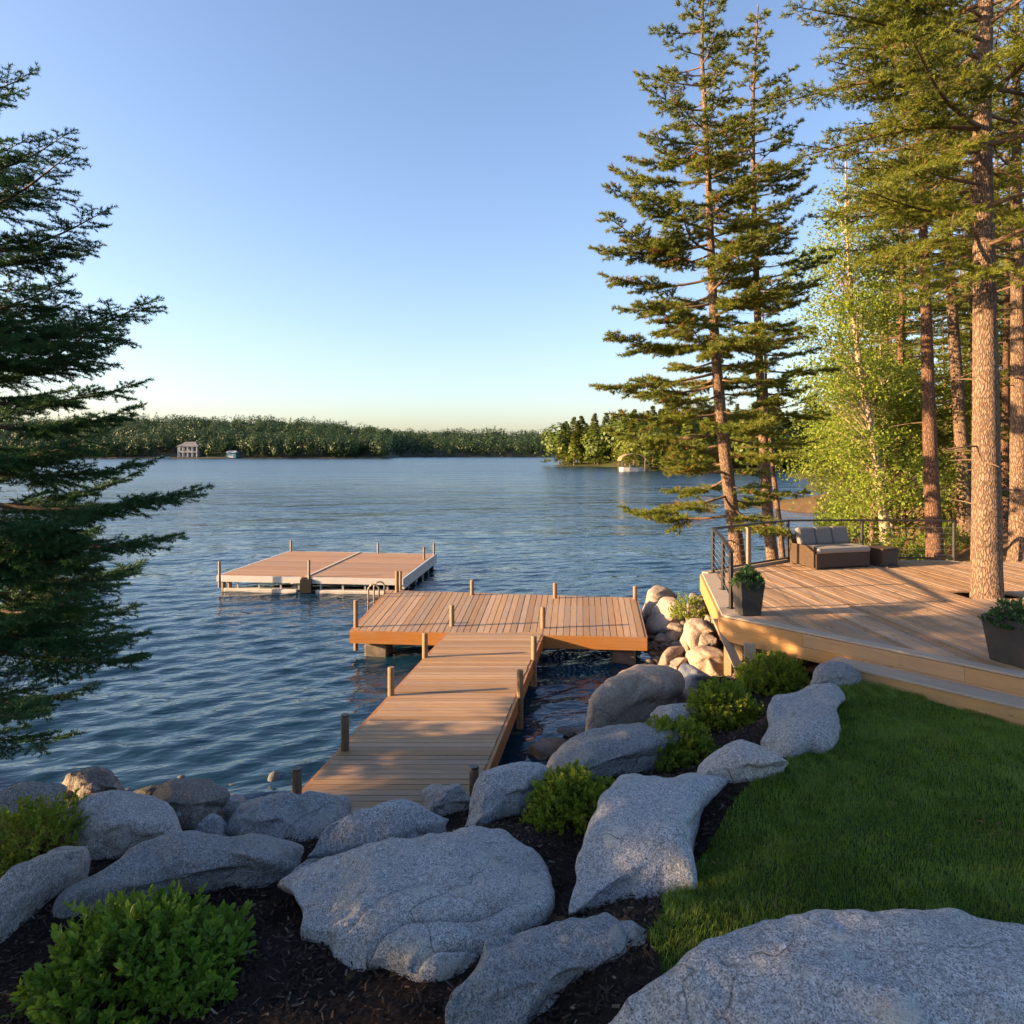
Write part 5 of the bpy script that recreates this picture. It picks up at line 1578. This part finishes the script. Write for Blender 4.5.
def boulder(i, outline, h, mat, cuts, label, dist=None):
    rng = np.random.default_rng(900 + i)
    o = np.array(outline, float)
    o = o.mean(0) + (o - o.mean(0)) * 1.06
    x0, x1, y0, y1 = o[:, 0].min(), o[:, 0].max(), o[:, 1].min(), o[:, 1].max()
    # find the ground under it: iterate on its lower-middle pixel
    cxp, cyp = (x0 + x1) / 2, y0 + (y1 - y0) * .72
    zg = .4
    for _ in range(25):
        q = at(cxp, cyp, zg + h * .25)
        zg = .5 * zg + .5 * max(-.35, h1(q[0], q[1]))
    if dist:                        # stones lying up on the pile
        q = atd(cxp, cyp, dist)
        zg = q[2] - h * .25
    d = q[1]
    h = min(h, .6 * (y1 - y0) / F * d)
    # smooth polar outline about the centroid
    pc = np.concatenate([o, o[:1]])
    seg = np.concatenate([[0], np.cumsum(np.hypot(*np.diff(pc, axis=0).T))])
    t = np.linspace(0, seg[-1], 161)[:-1]
    ox, oy = np.interp(t, seg, pc[:, 0]), np.interp(t, seg, pc[:, 1])
    cx_, cy_ = ox.mean(), oy.mean()
    big = (x1 - x0) / F * d
    sub = 6 if (x1 - x0) > 150 else (5 if (x1 - x0) > 45 else 4)
    U, Fc = ICO[sub]
    az = np.arctan2(U[:, 1], U[:, 0])
    el = np.arcsin(np.clip(U[:, 2], -1, 1))
    sy = 1 / math.sin(math.atan2(HY * 0 + (cyp - HY), F))
    lx, ly = (ox - cx_) / F * d, -(oy - cy_) / F * d * sy
    pa, pr = np.arctan2(ly, lx), np.hypot(lx, ly)
    od = np.argsort(pa)
    pa, pr = pa[od], pr[od]
    pa = np.concatenate([pa - 2 * PI, pa, pa + 2 * PI]); pr = np.tile(pr, 3)
    ker = np.exp(-np.linspace(-2, 2, 9) ** 2); ker /= ker.sum()
    pr = np.convolve(pr, ker, 'same')
    rr = np.interp(az, pa, pr)
    flat = h < .2 * big
    e1, e2 = (.5, .72) if flat else (.58, .8)
    ce = np.cos(el) ** e1
    up = np.sign(U[:, 2]) * np.abs(np.sin(el)) ** e2
    L = np.stack([np.cos(az) * rr * ce, np.sin(az) * rr * ce, np.where(up > 0, up * h, up * max(.75 if dist else .2, h * .8))], 1)
    # broad planes knocked off the stone
    hs = np.array([big * .5, big * .5, h])
    for k in range(cuts + 2 if cuts >= 0 else 0):
        nn = rng.normal(0, 1, 3) * np.array([1, 1, .5]) + np.array([0, -.1, .75])
        nn = nn / np.linalg.norm(nn)
        sdist = (L / hs) @ nn
        lim = sdist.max() * rng.uniform(.62, .84)
        over = .03 * np.logaddexp(0, (sdist - lim) / .03)
        L -= (over * .93)[:, None] * nn * hs
    # settle: match the visible extent by moving and scaling about its own centre in plan
    C = np.array([q_ for q_ in at(cx_, cy_, zg + h * .3)])
    C[2] = zg + .02
    sx_, sy_ = 1.0, 1.0
    for _ in range(14):
        W = L * np.array([sx_, sy_, 1]) + C
        vis = W[W[:, 2] > zg - .02]
        a, b_ = proj(vis)
        aw, bh = a.max() - a.min(), b_.max() - b_.min()
        sx_ *= ((x1 - x0) / aw) ** .8
        sy_ = np.clip(sy_ * ((y1 - y0) / bh) ** .8, .45, 1.5)
        C[0] += ((x0 + x1) / 2 - (a.max() + a.min()) / 2) / F * C[1]
        dy = ((y0 + y1) / 2 - (b_.max() + b_.min()) / 2)
        C[1] -= dy / F * C[1] * C[1] / (CH - C[2]) * .7
    W = L * np.array([sx_, sy_, 1]) + C
    # trim the plan outline, bearing by bearing, until the stone shows its outline
    nb_ = 60
    pcx, pcy = (x0 + x1) / 2, (y0 + y1) / 2
    ta, tr = np.arctan2(oy - pcy, ox - pcx), np.hypot(ox - pcx, oy - pcy)
    bins = (np.arange(nb_) + .5) / nb_ * 2 * PI - PI
    od = np.argsort(ta)
    want = np.interp(bins, np.concatenate([ta[od] - 2 * PI, ta[od], ta[od] + 2 * PI]), np.tile(tr[od], 3))
    tot = np.ones(nb_)
    for _ in range(7):
        vz = W[:, 2] > zg - .03
        a, b_ = proj(W)
        an, ra = np.arctan2(b_ - pcy, a - pcx), np.hypot(a - pcx, b_ - pcy)
        k = np.clip(((an + PI) / (2 * PI) * nb_).astype(int), 0, nb_ - 1)
        have = np.zeros(nb_)
        np.maximum.at(have, k[vz], ra[vz])
        g = np.where(have > 1, want / np.maximum(have, 1), 1) ** .7
        g = np.clip(g, .82, 1.2)
        for _s in range(3):
            g = (np.roll(g, 1) + 2 * g + np.roll(g, -1)) / 4
        g = np.clip(tot * g, .85, 1.16) / tot
        tot = tot * g
        gv = np.interp(an, np.concatenate([bins - 2 * PI, bins, bins + 2 * PI]), np.tile(g, 3))
        wt = np.clip(ra / np.maximum(np.interp(an, np.concatenate([bins - 2 * PI, bins, bins + 2 * PI]), np.tile(have, 3)), 1), 0, 1) ** .25
        gv = 1 + (gv - 1) * wt
        W[:, :2] = C[:2] + (W[:, :2] - C[:2]) * gv[:, None]
    ed = np.concatenate([Fc[:, [0, 1]], Fc[:, [1, 2]], Fc[:, [2, 0]]])
    ext0 = W.max(0) - W.min(0)
    deg = np.bincount(ed[:, 0], minlength=len(W)).astype(float)[:, None]
    for _ in range({4: 2, 5: 5, 6: 12}[sub]):
        acc = np.stack([np.bincount(ed[:, 0], W[ed[:, 1], k_], len(W)) for k_ in range(3)], 1)
        W = W * .4 + .6 * acc / deg
    cc_ = (W.max(0) + W.min(0)) / 2
    W = cc_ + (W - cc_) * (ext0 / (W.max(0) - W.min(0)))
    L = W - C
    s_ = max(.25, min(big, 1.6))
    q = L / s_ + i * 7.1
    nv_ = np.cross(W[Fc[:, 1]] - W[Fc[:, 0]], W[Fc[:, 2]] - W[Fc[:, 0]])
    vn = nrm(np.stack([np.bincount(Fc.ravel(), np.repeat(nv_[:, k_], 3), len(W)) for k_ in range(3)], 1))
    ridge = 1 - np.abs(vnoise(q * 1.9 + 3, i))
    disp = .034 * fbm(q * 1.7, 3, i) + .013 * fbm(q * 7, 3, i + 40) - .03 * ridge ** 6
    W = W + vn * (disp * s_ * .8)[:, None]
    if 'ragged' in label or 'bottom right' in label or 'bottom centre' in label or 'squared' in label:
        # weathered ledges running obliquely over the top
        w_ = L[:, 0] * .45 - L[:, 1] * .9 + .15 * vnoise(L * 2.2, 4)
        w_ = w_ / (.27 if 'ragged' in label else .5)
        st = (w_ - np.floor(w_))
        lip = np.exp(-((st - .15) / .09) ** 2) * np.clip(vnoise(L * 1.4 + 9, 6) + .2, 0, 1)
        W[:, 2] -= (.10 if 'ragged' in label else .045) * lip * (U[:, 2] > .1)
        W[:, 2] += .016 * fbm(L * 9, 2, 3) * (U[:, 2] > 0)
    ob = solid('boulder', W, Fc, mat, smooth=True, org=tuple(C))
    tag(ob, label, 'boulder', 'shore boulders')
    return ob


PILE = {18: 9.9}
PILE.update(zip(range(22, 36), (18, 16.3, 15.5, 15.7, 14, 15.5, 12.8, 13.8, 12.9, 14, 13.4, 16, None, 14.6)))
for i, (ol, h_, m_, k_, lab) in enumerate(ROCKS):
    boulder(i, ol, h_, m_, k_, lab, PILE.get(i))

# cobbles filling the waterline between the boulders
rng = np.random.default_rng(31)
V4, F4_ = ico(2)
x, y = rng.uniform(-7.6, 4.2, 9000), rng.uniform(7.0, 19, 9000)
z = hz(x, y)
ok = (z > -.35) & (z < .5) & ~in_poly(x, y, BED)
x, y, z = x[ok][:1500], y[ok][:1500], z[ok][:1500]
Vs, Fs_ = [], []
for k in range(len(x)):
    r_ = rng.uniform(.025, .085) if k > 90 else rng.uniform(.08, .15)
    S_ = V4 * (1 + .22 * vnoise(V4 * 1.4 + k * 3.1, 7))[:, None] * np.array([r_ * rng.uniform(.8, 1.3), r_ * rng.uniform(.8, 1.3), r_ * rng.uniform(.5, .8)])
    Vs.append(S_ + np.array([x[k], y[k], z[k] + r_ * .25]))
    Fs_.append(F4_ + k * len(V4))
n = N('cobble')
c = n.coord()
COB = n.done(n.mix(n.ramp(n.noise(c, 60, 3, .7), [(.4, (0.,)), (.6, (.6,))]), n.ramp(n.island(), [(0, (.06, .055, .05)), (.4, (.11, .10, .09)), (.7, (.17, .14, .11)), (1, (.13, .135, .14))]), (.08, .075, .07)), .7, n.bump(n.noise(c, 30, 4), .4, .02), spec=.3)
tag(solid('cobbles', np.concatenate(Vs), [np.concatenate(Fs_)], COB, smooth=True, org=(0, 0, 0)), 'small loose cobbles along the waterline between the boulders', 'cobbles', kind='stuff')

# ------------------------------------------------------------------ shrubs
def shrub_at(px_, py_, rx, ry, h, *a, **k):
    z_ = .9
    for _ in range(20):
        q = at(px_, py_, z_)
        z_ = .5 * z_ + .5 * h1(q[0], q[1])
    return shrub('shrub', a[0], (q[0], q[1], z_ + .03), rx, ry, h, *a[1:], **k)


shrub_at(142, 985, .66, .52, .50, 801, 620, 9, .062, L_BRIGHT, 'large bright green rounded shrub at the bottom left in the mulch', wide=.55, shoot=.14)
shrub_at(35, 862, .62, .5, .55, 802, 420, 10, .05, L_BED, 'dark olive leafy shrub between the rounded boulder and the left edge', wide=.5, shoot=.14)
shrub_at(574, 826, .46, .42, .46, 803, 900, 9, .05, L_BED, 'nearest yellow green shrub in the planted bed left of the big edging boulder', wide=.55, shoot=.07)
shrub_at(675, 765, .47, .44, .50, 804, 860, 9, .05, L_BED, 'second yellow green shrub in the bed beside the low triangular boulder', wide=.5, shoot=.07)
shrub_at(722, 722, .48, .45, .50, 805, 860, 9, .05, L_BED, 'third yellow green shrub in the bed left of the long edging boulder', wide=.5, shoot=.07)
shrub_at(774, 688, .54, .48, .44, 806, 860, 9, .05, L_BED, 'fourth yellow green shrub in the bed, closest to the deck fascia', wide=.5, shoot=.07)
shrub('shrub', 807, (3.98, 15.75, .72), .5, .4, .5, 170, 8, .06, L_BED, 'small green shrub growing among the sunlit stones beside the deck side', wide=.5, shoot=.14)

# undergrowth behind the deck
for i, (X_, Y_, r_, h_, lab) in enumerate([(8.6, 18.3, .8, .9, 'leafy undergrowth bush right behind the loveseat'), (9.9, 18.2, .8, 1.1, 'leafy undergrowth bush between the birch and the reddish pine behind the railing'), (11.9, 20.0, .7, .6, 'low bush at the foot of the leaning orange pine'), (10.9, 20.5, 1.1, 1.5, 'tall undergrowth bush behind the birch stems'), (13.3, 21.5, .9, .9, 'undergrowth bush in the wood right of the leaning orange pine'), (14.6, 23.0, 1.0, 1.0, 'undergrowth bush deep in the wood behind the thick deck pine'), (14.2, 18.6, .6, .5, 'low bush on the forest floor near the pine at the far right'), (9.0, 20.4, 1.0, 1.3, 'undergrowth bush at the bank left of the birch')]):
    shrub('bush', 830 + i, (X_, Y_, h1(X_, Y_)), r_, r_, h_, 190, 9, .085, L_MAPLE if i % 2 else L_BIRCH, lab, 'bush', wide=.6, shoot=.22)
# ------------------------------------------------------------------ PART4
for i, (X_, Y_, r_, h_, lab) in enumerate([(14.0, 29.0, 1.3, 1.5, 'bush on the bank just beyond the birch at the water'), (16.8, 34.5, 1.6, 1.8, 'broad bush on the bank at the bend of the shore'), (19.5, 41.0, 1.8, 2.0, 'bush farther along the bank between the pines and the birch'), (23.5, 49.0, 2.2, 2.4, 'farthest large bush at the water edge left of the birch'), (27.5, 57.0, 2.6, 2.8, 'bushy thicket on the shore across the small bay')]):
    shrub('bush', 850 + i, (X_, Y_, h1(X_, Y_)), r_, r_, h_, 230, 9, .14, L_MAPLE if i % 2 else L_SHORE, lab, 'bush', wide=.7, shoot=.4)

# needles and scraps of bark the wind has dropped on the deck and the grass
rng = np.random.default_rng(91)
x, y = rng.uniform(3.4, 13.5, 9000), rng.uniform(7.0, 16.8, 9000)
ok = in_poly(x, y, [(3.75, 11.2), (6.95, 7.3), (13.4, 9.2), (13.4, 16.5), (6.9, 16.5), (4.5, 14.8)]) & (vnoise(np.stack([x, y, 0 * x], 1) * .8, 3) > rng.uniform(-.7, .5, len(x)))
Pd = np.stack([x[ok], y[ok], np.full(ok.sum(), DZ + .007)], 1)
x, y = rng.uniform(.9, 6.5, 500), rng.uniform(3.4, 9.0, 500)
ok = in_poly(x, y, LAWN)
Pl = np.stack([x[ok], y[ok], lawn_z(x[ok], y[ok]) + .045], 1)
P = np.concatenate([Pd, Pl])
m = len(P)
th = rng.uniform(0, PI, m)
l_, w_ = rng.uniform(.02, .05, m), rng.uniform(.0015, .004, m)
w_[rng.random(m) < .12] *= 3.5
u = np.stack([np.cos(th), np.sin(th), 0 * th], 1) * l_[:, None]
v = np.stack([-np.sin(th), np.cos(th), 0 * th], 1) * w_[:, None]
V = np.stack([P - u, P + v, P + u, P - v], 1).reshape(-1, 3)
n = N('fallen_needle')
LIT = n.done(n.ramp(n.island(), [(0, (.09, .05, .025)), (.7, (.20, .115, .05)), (1, (.10, .11, .04))]), .9, spec=.1)
tag(solid('fallen_needles', V, np.arange(len(V)).reshape(-1, 4), LIT, org=(0, 0, 0)), 'dry brown needles fallen on the deck and the lawn', 'needles', kind='stuff')
